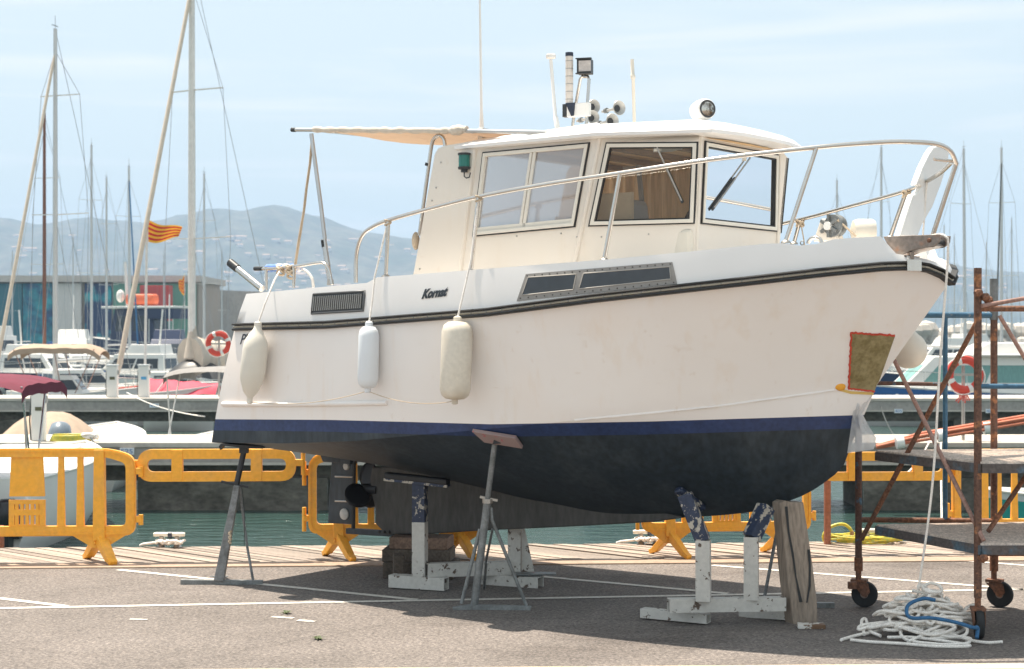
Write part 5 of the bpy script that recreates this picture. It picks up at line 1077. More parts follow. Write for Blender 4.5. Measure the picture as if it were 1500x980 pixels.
ground_rope('rope_strand', [(1232, 940, .012), (1255, 934, .015), (1285, 931, .03), (1310, 928, .05), (1345, 932, .05)], rope_w, .0115)
ground_rope('rope_strand', [(1246, 940, .012), (1275, 943, .012), (1320, 946, .014), (1380, 950, .012), (1420, 948, .012), (1345, 941, .03), (1300, 938, .02)], rope_w, .0115)
ground_rope('rope_strand', [(1468, 943, .012), (1445, 944, .012), (1420, 942, .02), (1395, 939, .04), (1360, 940, .05), (1330, 944, .02)], rope_w, .0115)
ground_rope('rope_strand', [(1405, 932, .10), (1415, 925, .16), (1430, 922, .17), (1434, 926, .13), (1424, 931, .08), (1412, 929, .14), (1400, 925, .15), (1390, 930, .10)], rope_w, .0115)
ground_rope('rope_strand', [(1266, 934, .02), (1262, 928, .08), (1268, 926, .09), (1274, 932, .04), (1290, 936, .02)], rope_w, .0115)
ground_rope('blue_line', [(1292, 930, .06), (1303, 926, .09), (1315, 922, .16)], rope_b, .0115)
ground_rope('blue_line', [(1370, 938, .27), (1352, 938, .28), (1332, 940, .25), (1328, 942, .20), (1336, 943, .17), (1365, 943, .17), (1400, 945, .15), (1425, 946, .12), (1432, 944, .11), (1431, 946, .05)], rope_b, .013)
h0 = bT(1386.5, 351, TR); h1 = Vector((pc_.x-.03, pc_.y+.05, .22)); mid_ = h0.lerp(h1, .5)+Vector((.05, 0, -.10))
mb = MB(); mb.tube([tuple(v) for v in spline([tuple(bT(1360, 346, TR)), tuple(h0+Vector((-.02, 0, .03))), tuple(h0+Vector((.01, 0, -.08))), tuple(h0.lerp(h1, .3)+Vector((.02, 0, -.04))), tuple(h0.lerp(h1, .65)+Vector((.035, 0, -.06))), tuple(h1)], 70)], .0085, 7); mb.build('hanging_line', rope_w, rp_, smooth=60)
# yellow hose coil
hc = G(1275, 799); hose_m = mat('hose_yellow', (.62, .50, .05), .45, vs=30, col2=(.35, .42, .08), thr=(.5, .56), stretch=(1, 1, 3))
hs = thing('hose_coil', 'coil of yellow garden hose lying on the planked quay edge', 'hose', Vector((hc.x, hc.y+.10, .012)))
pts = []
for k in range(150): a = k*.30; r = .26+.05*math.sin(k*.37); pts.append((hc.x-.04+r*1.25*math.cos(a)+.03*math.sin(k*.21), hc.y+.12+r*.62*math.sin(a), .03+.06*(k/150)+.012*math.sin(k*.7)))
mb = MB(); mb.tube(smooth_path(pts, 2), .010, 7); mb.build('hose_turns', hose_m, hs, smooth=60)
D_ = hc.y+.05; mb = MB(); mb.tube([tuple(v) for v in spline([tuple(P(x, y, D_)) for x, y in ((1300, 797), (1240, 799), (1214, 796), (1206, 788), (1211, 776), (1224, 769), (1236, 768), (1245, 774), (1248, 780))], 60)], .016, 9); mb.build('hose_loop', hose_m, hs, smooth=60)
mb = MB(); mb.tube([P(1248, 778, D_), P(1248, 788, D_)], .02, 8); mb.build('hose_coupling', mat('brass', (.40, .24, .16), .5, .3), hs)
# cleats
def cleat(px, py, label, rope=True):
    c = G(px, py); c.z = .012; D = c.y; t = thing('mooring_cleat', label, 'cleat', c, 'mooring cleats on the quay edge')
    for sx in (-.075, .075): mb = MB(); mb.lathe([(.045, 0), (.03, .03), (.026, .10)], 12, c+Vector((sx, 0, 0))); mb.build('horn_post', steel_dull, t, smooth=40)
    mb = MB(); mb.tube([c+Vector((-.15, 0, .118)), c+Vector((-.13, 0, .12)), c+Vector((.13, 0, .12)), c+Vector((.15, 0, .118))], [.018, .022, .022, .018], 10); mb.build('cleat_bar', alu, t, smooth=40)
    if rope:
        for k in range(3):
            g = random.Random(k+int(px)); mb = MB(); q = [c+Vector((-.12+.24*i/24+.03*math.sin(i*1.3+k), -.03+.05*math.cos(i*1.1+k*2), .035+.03*abs(math.sin(i*.9+k)))) for i in range(25)]; mb.tube([tuple(v) for v in spline([tuple(p) for p in q], 70)], .014, 7); mb.build('cleat_rope', rope_w, t, smooth=60)
        mb = MB(); mb.tube([c+Vector((-.05, -.02, .06)), c+Vector((-.16, -.02, .04)), c+Vector((-.26, .05, .02)), c+Vector((-.30, .10, .0))], .014, 7); mb.build('cleat_rope', rope_w, t, smooth=60)
        mb = MB(); mb.tube([c+Vector((-.01, 0, .115)), c+Vector((.03, 0, .115))], .032, 10); mb.build('chafe_band', ink, t)
    return t
cleat(248, 803, 'steel cleat wrapped with white rope on planks by the grey box-leg stand'); cleat(950, 799, 'rope-wrapped cleat on planks beside the barrier under the bow'); cleat(1281, 797, 'bare steel cleat beside the yellow hose coil', False)
# rusty guide posts at the water's edge
for (px, y0, y1, lb) in ((1212, 700, 800, 'rust-red steel pile at the quay edge beside the hose coil'), (1, 770, 803, 'rust-red steel pile at the quay edge behind the outboard barrier')):
    c = Q(0, 1.46); D = 15.9; mb = MB(); mb.tube([P(px, y1+60, D), P(px, y0-22 if px > 100 else y0, D)], .034, 10); tag(mb.build('mooring_pile', mat('pile_rust', (.30, .12, .07), .75, vs=9, var=.2, sp=(40, .2)), smooth=60), lb, 'mooring pile', 'steel piles at the quay edge')
leaf_g = mat('weed_green', (.075, .10, .035), .7, var=.2)
for (px, py, n, lb) in ((418, 899, 14, 'small green weed in the asphalt near the long painted line'), (467, 937, 18, 'low green weed growing alone in open asphalt away from the lines')):
    c = G(px, py); g = random.Random(px); mb = MB()
    for k in range(n):
        a = g.uniform(0, 6.28); l = g.uniform(.02, .05); d = Vector((math.cos(a), math.sin(a), 0)); s_ = Vector((-d.y, d.x, 0))*.006; b0 = c+d*.008; p1 = b0+d*l*.6+UPV*l*.45; p2 = b0+d*l*1.1+UPV*l*.35; mb.add([b0-s_, b0+s_, p1+s_*1.4, p1-s_*1.4, p2], [(0,1,2,3), (3,2,4)])
    tag(mb.build('weed', leaf_g), lb, 'weed')
# ================================================================== moored boats and the far shore
W0 = WATER
b_white = mat('boat_white', (.76, .74, .70), .4, var=.04, vs=1.5); b_grey = mat('boat_pale_grey', (.60, .62, .62), .45, var=.05, vs=2); b_navy = mat('boat_navy', (.018, .034, .085), .4, var=.1)
b_blue = mat('boat_blue', (.03, .12, .33), .4); b_teal = mat('boat_teal', (.02, .30, .27), .5); b_win = mat('boat_window', (.03, .04, .05), .12); b_red = mat('cover_red', (.62, .05, .09), .7, var=.12, vs=4, bump=.3, bs=8); maroon = mat('canvas_maroon', (.13, .012, .032), .85, var=.12, vs=5, bump=.3, bs=14)
beige = mat('canvas_beige', (.38, .285, .21), .85, var=.1, vs=4, bump=.3, bs=9); c_grey = mat('canvas_grey', (.24, .23, .22), .85, var=.1, vs=6, bump=.3, bs=10); c_cream = mat('canvas_cream', (.50, .44, .37), .85, var=.1, vs=3, bump=.5, bs=5); teal_cur = mat('curtain_teal', (.17, .33, .31), .7, var=.15, vs=12, stretch=(3, 3, .3))
mast_m = mat('mast_alu', (.58, .57, .55), .4, .5, var=.05); mast_wh = mat('mast_white', (.72, .70, .66), .45); mast_wood = mat('mast_wood', (.22, .09, .055), .5); furl_m = mat('furled_sail', (.62, .53, .43), .8, var=.08, vs=8); wire = mat('rigging_wire', (.34, .35, .36), .4, .6)
motor_gr = mat('outboard_grey', (.17, .21, .25), .35, var=.2, vs=4); motor_bk = mat('outboard_black', (.012, .013, .015), .3); raft = mat('liferaft_orange', (.70, .14, .05), .6)
def hullgrid(L, Bm, fs, fb, dr=.35, n=14, blunt=.55, rake=.10, tum=0):
    rows = []
    for i in range(n+1):
        w = i/n; hb = Bm/2*(1-(max(0, w-.35)/.65)**2.3*(1-0))*(.90+.10*min(1, w/.35)); hb = max(hb, 0); zt = lerp(fs, fb, w**1.6); x = L*w
        r = []
        for (q, z) in ((1.0, zt), (1.0-.01, zt*.66), (.93, zt*.30), (.84, -.02), (.5, -dr*.75), (0, -dr)):
            r.append((x*(1-rake*(1-(z+dr)/(zt+dr))*w), hb*q*(1 if z > 0 else 1-.25*w), z))
        rows.append([Vector(p) for p in r]+[Vector((a, -b, c)) for a, b, c in r[-2::-1]])
    return rows
def bhull(root, L, Bm, fs, fb, m, stripe=None, deck_m=None, **k):
    rows = hullgrid(L, Bm, fs, fb, **k); mb = MB(); mb.grid(rows); mb.add(rows[0], [tuple(range(len(rows[0])))]); h = mb.build('hull', m, root, smooth=40)
    mb = MB(); mb.grid([[r[0]-UPV*.03 for r in rows], [r[-1]-UPV*.03 for r in rows]]); mb.build('deck', deck_m or b_white, root)
    if stripe:
        for s_ in (0, -1):
            up = [r[s_].lerp(r[1 if s_ == 0 else -2], stripe[1]) for r in rows]; lo = [r[s_].lerp(r[1 if s_ == 0 else -2], stripe[2]) for r in rows]; o = .012 if s_ == 0 else -.012
            mb = MB(); mb.grid([[p+Vector((0, o, 0)) for p in up], [p+Vector((0, o, 0)) for p in lo]]); mb.build('hull_stripe', stripe[0], h)
    mb = MB(); mb.tube([r[0] for r in rows], .025, 6); mb.build('gunwale', deck_m or b_white, h); mb = MB(); mb.tube([r[-1] for r in rows], .025, 6); mb.build('gunwale', deck_m or b_white, h)
    return h
def cabin(root, x0, x1, w, z0, z1, m, win=True, r0=.12, r1=.3, name='cabin', wm=None, wz=(.35, .8)):
    """trunk cabin with raked ends and side, front, back windows"""
    def rg(z, q): a = lerp(0, r0, q); b = lerp(0, r1, q); ww = w/2*(1-.10*q); return [Vector((x0+a, -ww, z)), Vector((x1-b, -ww*.86, z)), Vector((x1-b, ww*.86, z)), Vector((x0+a, ww, z))]
    lo, hi = rg(z0, 0), rg(z1, 1); mb = MB(); mb.add(lo+hi, [(0,1,5,4), (1,2,6,5), (2,3,7,6), (3,0,4,7), (4,5,6,7)]); c = mb.build(name, m, root, bevel=.03)
    if win:
        for (i, j) in ((0, 1), (1, 2), (2, 3), (3, 0)):
            a0, b0, b1, a1 = lo[i], lo[j], hi[j], hi[i]; q = lambda u, v: a0.lerp(b0, u).lerp(a1.lerp(b1, u), v); n = (b0-a0).cross(a1-a0).normalized()
            if n.dot((a0+b1)/2-Vector(((x0+x1)/2, 0, (z0+z1)/2))) < 0: n = -n
            cnt = 2 if (b0-a0).length > 1.6 else 1
            for k in range(cnt):
                u0, u1 = lerp(.08, .92, k/cnt)+.015, lerp(.08, .92, (k+1)/cnt)-.015; mb = MB(); mb.add([q(u0, wz[0])+n*.012, q(u1, wz[0])+n*.012, q(u1, wz[1])+n*.012, q(u0, wz[1])+n*.012], [(0,1,2,3)]); mb.build('window', wm or b_win, c)
    return c
def bimini(root, x0, x1, w, z, m, sag_=.0, bows=2, legs=None, pole=None, ends=.16):
    rws = []; n = 14
    for j in range(9):
        v = j/8; row = []
        for i in range(n+1):
            u = i/n; e = ends*(max(0, abs(u-.5)*2-.62)/.38)**2; row.append(Vector((lerp(x0, x1, u), lerp(-w/2, w/2, v), z-e-.12*(abs(v-.5)*2)**3+.012*math.sin(u*23+v*5))))
        rws.append(row)
    low = [p-Vector((0, 0, .16)) for p in rws[0]]; low2 = [p-Vector((0, 0, .16)) for p in rws[-1]]
    mb = MB(); mb.grid([low]+rws+[low2]); bi = mb.build('bimini', m, root, smooth=70)
    for i, (xa, xb, zb) in enumerate(legs or []):
        for s_ in (-1, 1): mb = MB(); mb.tube([(xa, s_*w*.48, z-.15), (xb, s_*w*.5, zb)], .018, 6); mb.build('bimini_pole', pole or steel, bi, smooth=60)
    return bi
def outboard(root, x, y, z, m, s=1.0, tilt=0):
    o = Vector((x, y, z)); r_ = Matrix.Rotation(tilt, 3, 'Y'); sec = [(-.05, .0, .16), (.0, .17, .20), (.14, .25, .22), (.34, .25, .21), (.48, .20, .18), (.54, .10, .12)]; rows = []
    for h, dx, dy in sec: rows.append([o+r_ @ Vector((-.28*s+.9*dx*s*math.cos(a)*(1.2 if math.cos(a) < 0 else .9), dy*s*math.sin(a), h*s)) for a in np.linspace(0, 6.283, 15)[:-1]])
    mb = MB(); mb.grid(rows, True); mb.add(rows[-1], [tuple(range(14))]); ob = mb.build('outboard_cowl', m, root, smooth=60)
    mb = MB(); mb.add([o+r_ @ Vector(p)*s for p in ((-.42, -.06, 0), (-.12, -.06, 0), (-.12, .06, 0), (-.42, .06, 0), (-.40, -.04, -.75), (-.20, -.04, -.75), (-.20, .04, -.75), (-.40, .04, -.75))], [(0,1,5,4), (1,2,6,5), (2,3,7,6), (3,0,4,7), (4,5,6,7)]); mb.build('outboard_leg', m, ob)
    mb = MB(); mb.box(o+r_ @ Vector((-.06, 0, -.05))*s, (.16*s, .30*s, .25*s)); mb.build('outboard_bracket', dark_pl, ob); return ob
def rails(root, L, Bm, fs, fb, h=.55, w0=.45, m=None):
    rows = hullgrid(L, Bm, fs, fb); mb = MB(); k0 = int(w0*14); P_ = [r[0]+Vector((0, -.06, h)) for r in rows[k0:]]; P2_ = [r[-1]+Vector((0, .06, h)) for r in rows[k0:]]
    mb.tube(P_+P2_[::-1][1:], .016, 6); rl = mb.build('pulpit_rail', m or steel, root, smooth=60)
    for a, b in [(P_[i], rows[k0+i][0]) for i in range(0, len(P_), 2)]+[(P2_[i], rows[k0+i][-1]) for i in range(0, len(P2_), 2)]: mb = MB(); mb.tube([a, b], .012, 6); mb.build('rail_post', m or steel, rl)
def put(root, px, D, head, z=W0): root.location = ((px-750)*D/F, D, z); root.rotation_euler = (0, 0, head); return root
def hdg(dx, dy): return math.atan2(dy, dx)
def flag(root, p, w, h, d, name='flag', wave=.06, ncol=9):
    mats = [mat('flag_yellow', (.80, .42, .04), .8, sub=.3), mat('flag_red', (.55, .03, .03), .8, sub=.3)]; rws = []; mis = []
    for j in range(ncol+1):
        v = j/ncol; rws.append([Vector(p)+Vector(d)*w*u*(1-.12*v)+Vector((0, 0, -h*v*(1-.55*u)-.42*h*u-.1*h*math.sin(u*5)))+Vector((-d[1], d[0], 0))*wave*math.sin(u*7+v*2) for u in np.linspace(0, 1, 13)]); mis.append(j % 2)
    mb = MB(); mb.grid(rws, mis=mis); return mb.build(name, mats, root, smooth=70)
def sailboat(px, D, head, L, Bm, topy, label, mm=mast_m, mr=.10, furl=furl_m, spr=((.42, 1.0), (.75, .8)), boom=None, hm=b_white, lean=0, group='sailing boats moored in the marina', hull_on=True, boom_h=1.5, fr=.055, dark=False, detail=True):
    t = thing('sailing_boat', label, 'sailing boat', (0, 0, 0), group)
    fs, fb = L*.085, L*.115; xm = L*.58; topz = H+(YH-topy)*D/F-W0
    bhull(t, L, Bm, fs, fb, hm, (b_navy, .18, .38))
    if detail: cabin(t, L*.30, L*.70, Bm*.62, fs*.95, fs+L*.055, b_white, True, .1, .6, 'coach_roof')
    top = Vector((xm-lean, 0, topz)); foot = Vector((xm, 0, fs*1.1))
    mb = MB(); mb.tube([foot, foot.lerp(top, .5), top], [mr, mr*.95, mr*.72], 10); ms = mb.build('mast', mm, t, smooth=60)
    mb = MB(); mb.tube([top, top+Vector((0, 0, .5))], .012, 5); mb.tube([top+Vector((-.15, 0, .1)), top+Vector((.2, 0, .12))], .02, 5); mb.build('masthead_gear', wire, ms)
    stem = Vector((L*.985, 0, fb)); hd_ = top.lerp(foot, .06); ends = {}
    for s_ in (-1, 1):
        prev = hd_
        for q, k in sorted(spr, reverse=True):
            c = foot.lerp(top, q); e = c+Vector((-.10*Bm, s_*Bm*.33*k, .05)); mb = MB(); mb.bar(c, e, .09*mr/.1, .03); mb.build('spreader', mast_wh, ms)
            mb = MB(); mb.tube([prev, e], .011, 5); mb.build('shroud', wire, ms); prev = e
        mb = MB(); mb.tube([prev, Vector((xm-.15, s_*Bm*.44, fs*1.05))], .011, 5); mb.build('shroud', wire, ms)
        c = foot.lerp(top, sorted(spr)[0][0]); mb = MB(); mb.tube([c, Vector((xm-.5, s_*Bm*.42, fs*1.05))], .010, 5); mb.build('shroud', wire, ms)
    mb = MB(); mb.tube([top, Vector((.05, 0, fs))], .011, 5); mb.build('backstay', wire, ms)
    if furl is not None: mb = MB(); mb.tube([hd_.lerp(stem, q) for q in (0, .04, .5, .93, .97, 1)], [.02, fr, fr*1.15, fr*1.35, .03, .02], 8); mb.build('furled_jib', furl, ms, smooth=60)
    else: mb = MB(); mb.tube([hd_, stem], .012, 5); mb.build('forestay', wire, ms)
    z0 = fs*1.1+boom_h; bl = L*.40
    mb = MB(); mb.tube([(xm, 0, z0), (xm-bl, 0, z0+.08)], .07, 8); bo = mb.build('boom', mm, ms, smooth=60)
    if boom is not None:
        pts, rs = [], []
        for k in range(25): q = k/24; pts.append(Vector((xm+.10-q*bl*.98, .03*math.sin(k*1.3), z0+.14-.10*q+.02*math.sin(k*2.1)))); rs.append((.52*(1-q)**.6+.26)*(1+.09*math.sin(k*2.7)))
        mb = MB(); mb.tube(pts, rs, 12); mb.tube([Vector((xm-.02, 0, z0+.1)), Vector((xm-.02, 0, z0+.9)), Vector((xm-.03, 0, z0+1.5))], [.32, .20, .12], 10); mb.build('sail_cover', boom, bo, smooth=70)
    if detail: rails(t, L, Bm, fs, fb, .6, .0)
    put(t, px, D, head)
    off = Matrix.Rotation(head, 3, 'Z') @ Vector((xm, 0, 0)); t.location.x -= off.x; t.location.y -= off.y; return t
# --- sailing boats near pier two
sailboat(81, 62, hdg(-1.6, -3.9), 9.0, 3.0, 42, 'white sloop with rolled beige jib moored behind the beige bimini boat', mast_m, .10, spr=((.50, 1.3), (.82, .9)), lean=-.0)
sb = sailboat(281, 63, hdg(-2.2, -3.9), 10.5, 3.3, -60, 'large sloop with cream boom cover and thick pale mast behind the stern', mast_wh, .15, boom=c_cream, spr=((.36, 1.5), (.70, 1.15)), fr=.075, boom_h=1.35)
fp = thing('flag_pole', 'white pole flying a large yellow and red striped flag beside the big pale mast', 'flag', P(214, 560, 61)); mb = MB(); a, b = P(212, 575, 61), P(215.5, 317, 61); mb.tube([a, b], .05, 6); mb.build('pole', mast_wh, fp); flag(fp, P(217, 321, 61), 1.25, .84, (1, .1, 0))
# --- boats farther off, told apart by mast and hull colour
for (px, D, hd_, L, topy, mm, hm, furl, lb, lean) in (
    (65, 95, hdg(-.3, -1), 11, 165, mast_wood, b_navy, None, 'navy ketch with a varnished brown wooden mast', 0),
    (134, 120, hdg(.5, -1), 11, 212, mast_m, b_white, None, 'white sloop with plain silver mast in front of the pale shed door', 0),
    (156, 140, hdg(-.5, -1), 10, 260, mast_m, b_white, None, 'small white sloop with a thin mast beside the crossed dark stays', .0),
    (190, 115, hdg(.4, -1), 10, 242, mast_m, b_blue, rope_b, 'blue sloop with dark blue furled stay slanting down', .35),
    (299, 130, hdg(-.4, -1), 11, 254, mast_m, b_grey, None, 'pale grey sloop with a bare mast beyond the cream boom cover', 0),
    (1291, 120, hdg(.3, -1), 11, 215, mast_m, b_white, None, 'white sloop whose bare mast stands behind the bow rail', 0),
    (1226, 135, hdg(-.4, -1), 10, 264, mast_m, b_white, None, 'small white sloop whose mast shows behind the windlass', 0),
    (1414, 105, hdg(.5, -1), 11, 217, mast_m, b_white, None, 'white sloop whose tall mast stands left of the rusty upright', .15),
    (1467, 110, hdg(-.4, -1), 11, 216, mast_m, b_navy, rope_d, 'navy sloop with a dark furled stay behind the scaffold', 0)):
    sailboat(px, D, hd_, L, 3.2, topy, lb, mm, .11, furl, detail=True, hm=hm, lean=lean, fr=.045)
for i, (px, D, topy) in enumerate(((1383, 210, 330), (1398, 230, 345), (1445, 220, 355), (1482, 200, 320), (240, 230, 372), (107, 210, 345), (18, 220, 370), (325, 220, 368))):
    sailboat(px, D, hdg(random.uniform(-1, 1), -1), 9, 2.9, topy, 'distant small sloop with a short bare mast in the crowded berths', mast_m, .10, None, detail=False, group='distant sloops in the far berths')
# --- white runabout with maroon bimini, on this side of pier one
ra_ = thing('runabout', 'white runabout with maroon bimini and black outboards behind the end barrier', 'boat'); bhull(ra_, 6.2, 2.35, 1.15, 1.35, b_white, dr=.4)
mb = MB(); mb.box((.25, 0, .95), (.5, 2.2, .5)); mb.build('stern_bench', b_white, ra_, bevel=.08); cabin(ra_, 3.0, 4.6, 1.7, 1.15, 1.45, b_white, False, .3, .8, 'foredeck')
outboard(ra_, -.02, -.05, .75, motor_bk, 1.35); outboard(ra_, -.02, -.86, .45, motor_bk, .85)
mb = MB(); mb.prism([(-1.15, .0), (.95, .0), (1.14, -.45), (1.16, -.8), (-1.15, -.8)], (-.03, 0, 1.22), (0, -1, 0), UPV, .06); mb.build('transom_fairing', b_white, ra_, bevel=.03)
bimini(ra_, -.2, 1.9, 2.1, 2.72, maroon, legs=((-.1, .25, 1.2), (.0, .05, 1.1), (1.0, .4, 1.2)), ends=.12); put(ra_, -62, 24.6, hdg(.05, 1))
# --- boat with grey outboard and tan cover, beyond pier one
rb_ = thing('runabout', 'white launch with tan tent cover and tilted grey outboard beyond the service pedestal', 'boat'); bhull(rb_, 5.4, 2.4, .95, 1.2, b_white, dr=.35)
outboard(rb_, .0, .15, .75, motor_gr, 1.15, R(28)); rws = []
for j in range(11):
    v = j/10; rws.append([Vector((lerp(.9, 4.8, u), lerp(.15, 1.95, v), .95+.58*(1-abs(2*v-1)**2.4)*min(1, 4*u, 3*(1-u))**.6+.05*math.sin(u*9+v*7)*(1-abs(2*v-1)))) for u in np.linspace(0, 1, 15)])
mb = MB(); mb.grid(rws); mb.build('tent_cover', beige, rb_, smooth=70); put(rb_, 100, 34.9, hdg(-.05, 1))
# --- pale launch with grey bimini
rc_ = thing('runabout', 'pale launch with grey folded bimini on white poles behind the stern of the propped boat', 'boat'); bhull(rc_, 5.2, 2.2, .95, 1.2, b_white, dr=.35); cabin(rc_, 2.6, 3.8, 1.1, .95, 1.2, b_white, False, .2, .5, 'console')
bimini(rc_, .0, 1.7, 2.0, 2.62, c_grey, legs=((.1, .4, .95), (.8, .2, .95)), pole=mast_wh, ends=.10); put(rc_, 300, 36.0, hdg(.25, 1)); flag(rc_, Vector((.0, .45, 1.9)), .12, .55, (0, 1, 0), wave=.02)
# --- centre-console with beige bimini beyond pier two
rd_ = thing('runabout', 'grey-white open boat with long beige bimini behind the two far pedestals', 'boat'); bhull(rd_, 5.0, 2.1, .95, 1.25, b_grey, dr=.35); cabin(rd_, 1.6, 3.0, 1.2, .95, 1.6, b_white, True, .25, .6, 'console')
bimini(rd_, .3, 3.5, 1.9, 2.55, beige, legs=((.5, 1.2, 1.0), (3.3, 2.6, 1.0), (1.9, 2.2, 1.0)), pole=tube_pink, ends=.22); outboard(rd_, 0, 0, .7, motor_bk, .9); put(rd_, 8, 58.5, hdg(1, .06)); rd_.scale = (1, 1, 1.18)
# --- red covered dinghy
re_ = thing('runabout', 'small boat under a bright red tarpaulin next to the far pedestals', 'boat'); bhull(re_, 3.6, 1.7, .75, .9, b_white, dr=.3); rws = []
for j in range(11):
    v = j/10; rws.append([Vector((lerp(-.05, 3.65, u), (v-.5)*1.85*(1-max(0, u-.4)**2*1.6), .62+.12*u+.42*math.sin(math.pi*v)*(1-.55*u)+.02*math.sin(u*17+v*6))) for u in np.linspace(0, 1, 15)])
mb = MB(); mb.grid(rws); mb.build('tarpaulin', b_red, re_, smooth=70); mb = MB(); mb.tube([Vector((.5, -.95, .62)), Vector((1.0, -.5, .98)), Vector((1.1, .3, 1.0))], .02, 6); mb.build('tie_rope', rope_w, re_); put(re_, 220, 57.5, hdg(1, -.12)); re_.scale = (.68, 1, 1.75)
rg_ = thing('runabout', 'low boat with a black sprayhood behind the red tarpaulin', 'boat'); bhull(rg_, 5, 2.1, .9, 1.1, b_white); rws = []
for j in range(9):
    v = j/8; rws.append([Vector((lerp(1.0, 3.6, u), (v-.5)*1.8, .9+.85*math.sin(math.pi*(.05+.9*v))**.5*math.sin(math.pi*(.05+.85*u))**.6)) for u in np.linspace(0, 1, 11)])
mb = MB(); mb.grid(rws); mb.build('sprayhood', dark_pl, rg_, smooth=70); put(rg_, 205, 63, hdg(1, .05)); rg_.scale = (.9, 1, 1.4)
# --- pedestals on the piers
def pedestal(px, D, ztop, w, lb, plate):
    c = Vector(((px-750)*D/F, D, ztop+.07)); t = thing('service_pedestal', lb, 'pedestal', c, 'service pedestals on the piers'); h = 1.0
    mb = MB(); mb.box(c+UPV*h*.5, (w, w*.8, h)); mb.build('column', b_white, t, bevel=.02); mb = MB(); mb.box(c+UPV*(h+.03), (w*1.08, w*.9, .06)); mb.build('cap', b_grey, t, bevel=.015)
    mb = MB(); mb.box(c+Vector((.02, -w*.41, h*.62)), (w*.5, .02, w*.28)); mb.build('label_plate', plate, t)
    for s_ in (-1, 1): mb = MB(); mb.box(c+Vector((s_*w*.55, 0, h*.80)), (.05, .10, .14)); mb.build('socket', grey_pl, t, bevel=.01)
    mb = MB(); mb.tube([c+Vector((-w*.54, -.05, h*.8)), c+Vector((-w*.62, -.08, h*.4)), c+Vector((-w*.5, -.1, .02))], .014, 6); mb.build('cable', rope_d, t)
olive = mat('plate_olive', (.10, .10, .05), .6); plb = mat('plate_blue', (.10, .36, .62), .6)
pedestal(57, 31.4, -.06, .25, 'white service pedestal standing on the near pier by the maroon bimini', olive)
pedestal(165, 52.6, -.04, .33, 'white service pedestal on the far pier with an olive plate', olive); pedestal(211, 52.7, -.04, .33, 'white service pedestal on the far pier with a blue sticker', plb)
# --- pier numbers
num_w = mat('number_plate', (.72, .74, .76), .6); num_b = mat('number_ink', (.12, .22, .45), .6)
def plate(txt, px, py, D, w, h, par):
    c = P(px, py, D); mb = MB(); mb.box(c, (w, .02, h)); pl_ = mb.build('number_plate', num_w, par); vs, fs = text_mesh(txt); mb = MB(); mb.add([c+Vector(((a-.5)*w*.82, -.014, (b-.5)*h*.66)) for a, b in vs], fs); mb.build('number', num_b, pl_)
plate('525', 186, 661, 30.93, .27, .13, pier1); plate('416', 226, 594, 51.93, .30, .13, pier2); plate('405', 1316, 602, 51.93, .26, .13, pier2); plate('404', 1449, 602, 51.93, .22, .13, pier2)
# --- lifebuoys on posts
def lifebuoy(px, py, D, r, base, lb, tassel=True):
    c = P(px, py, D); t = thing('lifebuoy_post', lb, 'lifebuoy', Vector((c.x, D+.1, base)), 'lifebuoys on posts'); mb = MB(); mb.tube([Vector((c.x, D+.10, base)), Vector((c.x, D+.10, c.z+r*.6))], .035, 8); mb.build('post', steel_dull, t, smooth=60)
    ring = [c+Vector((math.cos(a)*r, 0, math.sin(a)*r)) for a in np.linspace(0, 6.283, 33)[:-1]]; mb = MB(); mb.tube(ring, r*.27, 12, True); lb_ = mb.build('ring', red_ring, t, smooth=60)
    for k in range(4):
        a0 = k*1.5708+.4; mb = MB(); mb.tube([c+Vector((math.cos(a)*r, 0, math.sin(a)*r)) for a in np.linspace(a0-.14, a0+.14, 5)], r*.285, 12); mb.build('band', b_white, lb_, smooth=60)
    mb = MB(); mb.tube([c+Vector((math.cos(a)*r*(1.18+.16*abs(math.sin(2*a-.8))), -.05, math.sin(a)*r*(1.18+.16*abs(math.sin(2*a-.8))))) for a in np.linspace(0, 6.283, 49)[:-1]], .012, 5, True); mb.build('grab_line', rope_w, lb_)
    mb = MB(); mb.bar(c+Vector((-r*.8, .03, 0)), c+Vector((r*.8, .03, 0)), .03, .05); mb.build('holder', steel_dull, t)
    if tassel:
        for k in range(7): mb = MB(); mb.tube([c+Vector((.02*k-.1, -.03, -r*1.15)), c+Vector((.03*k-.12, -.05, -r*1.5)), c+Vector((.045*k-.18, -.03, -r*(1.75+.12*math.sin(k*2))))], .012, 5); mb.build('tassel', red_ring, t)
lifebuoy(1413, 549, 31.5, .29, 0, 'red lifebuoy with ragged tassels on a steel post behind the scaffold'); lifebuoy(320, 503.5, 53.2, .33, .02, 'red and white lifebuoy on a post behind the stern of the propped boat', False)
# --- rope heaps and hose on the near pier
rh_ = thing('rope_heap', 'yellow hose and tangled ropes lying on the near pier beside the pedestal', 'rope', P(115, 642, 31.3)); c = Vector(((112-750)*31.3/F, 31.25, .03)); mb = MB(); mb.tube(smooth_path([(c.x-.1+.38*math.cos(k*.5)*(1-.002*k), c.y+.22*math.sin(k*.5), .03+.0015*k) for k in range(70)], 2), .02, 6); mb.build('yellow_hose', hose_m, rh_, smooth=60)
mb = MB(); mb.tube(smooth_path([(c.x+.28+.16*math.cos(k*.9+math.sin(k)), c.y-.05+.10*math.sin(k*.7), .06+.10*abs(math.sin(k*.6))) for k in range(50)], 2), .02, 6); mb.build('mooring_rope', rope_w, rh_, smooth=60)
mb = MB(); mb.tube([tuple(v) for v in spline([(c.x+.3, c.y-.1, .1), (c.x+.5, c.y-.5, -.05), (c.x+.62, c.y-.7, -.5), (c.x+.7, c.y-1.4, -1.25)], 20)], .018, 6); mb.build('mooring_line', rope_d, rh_, smooth=60)
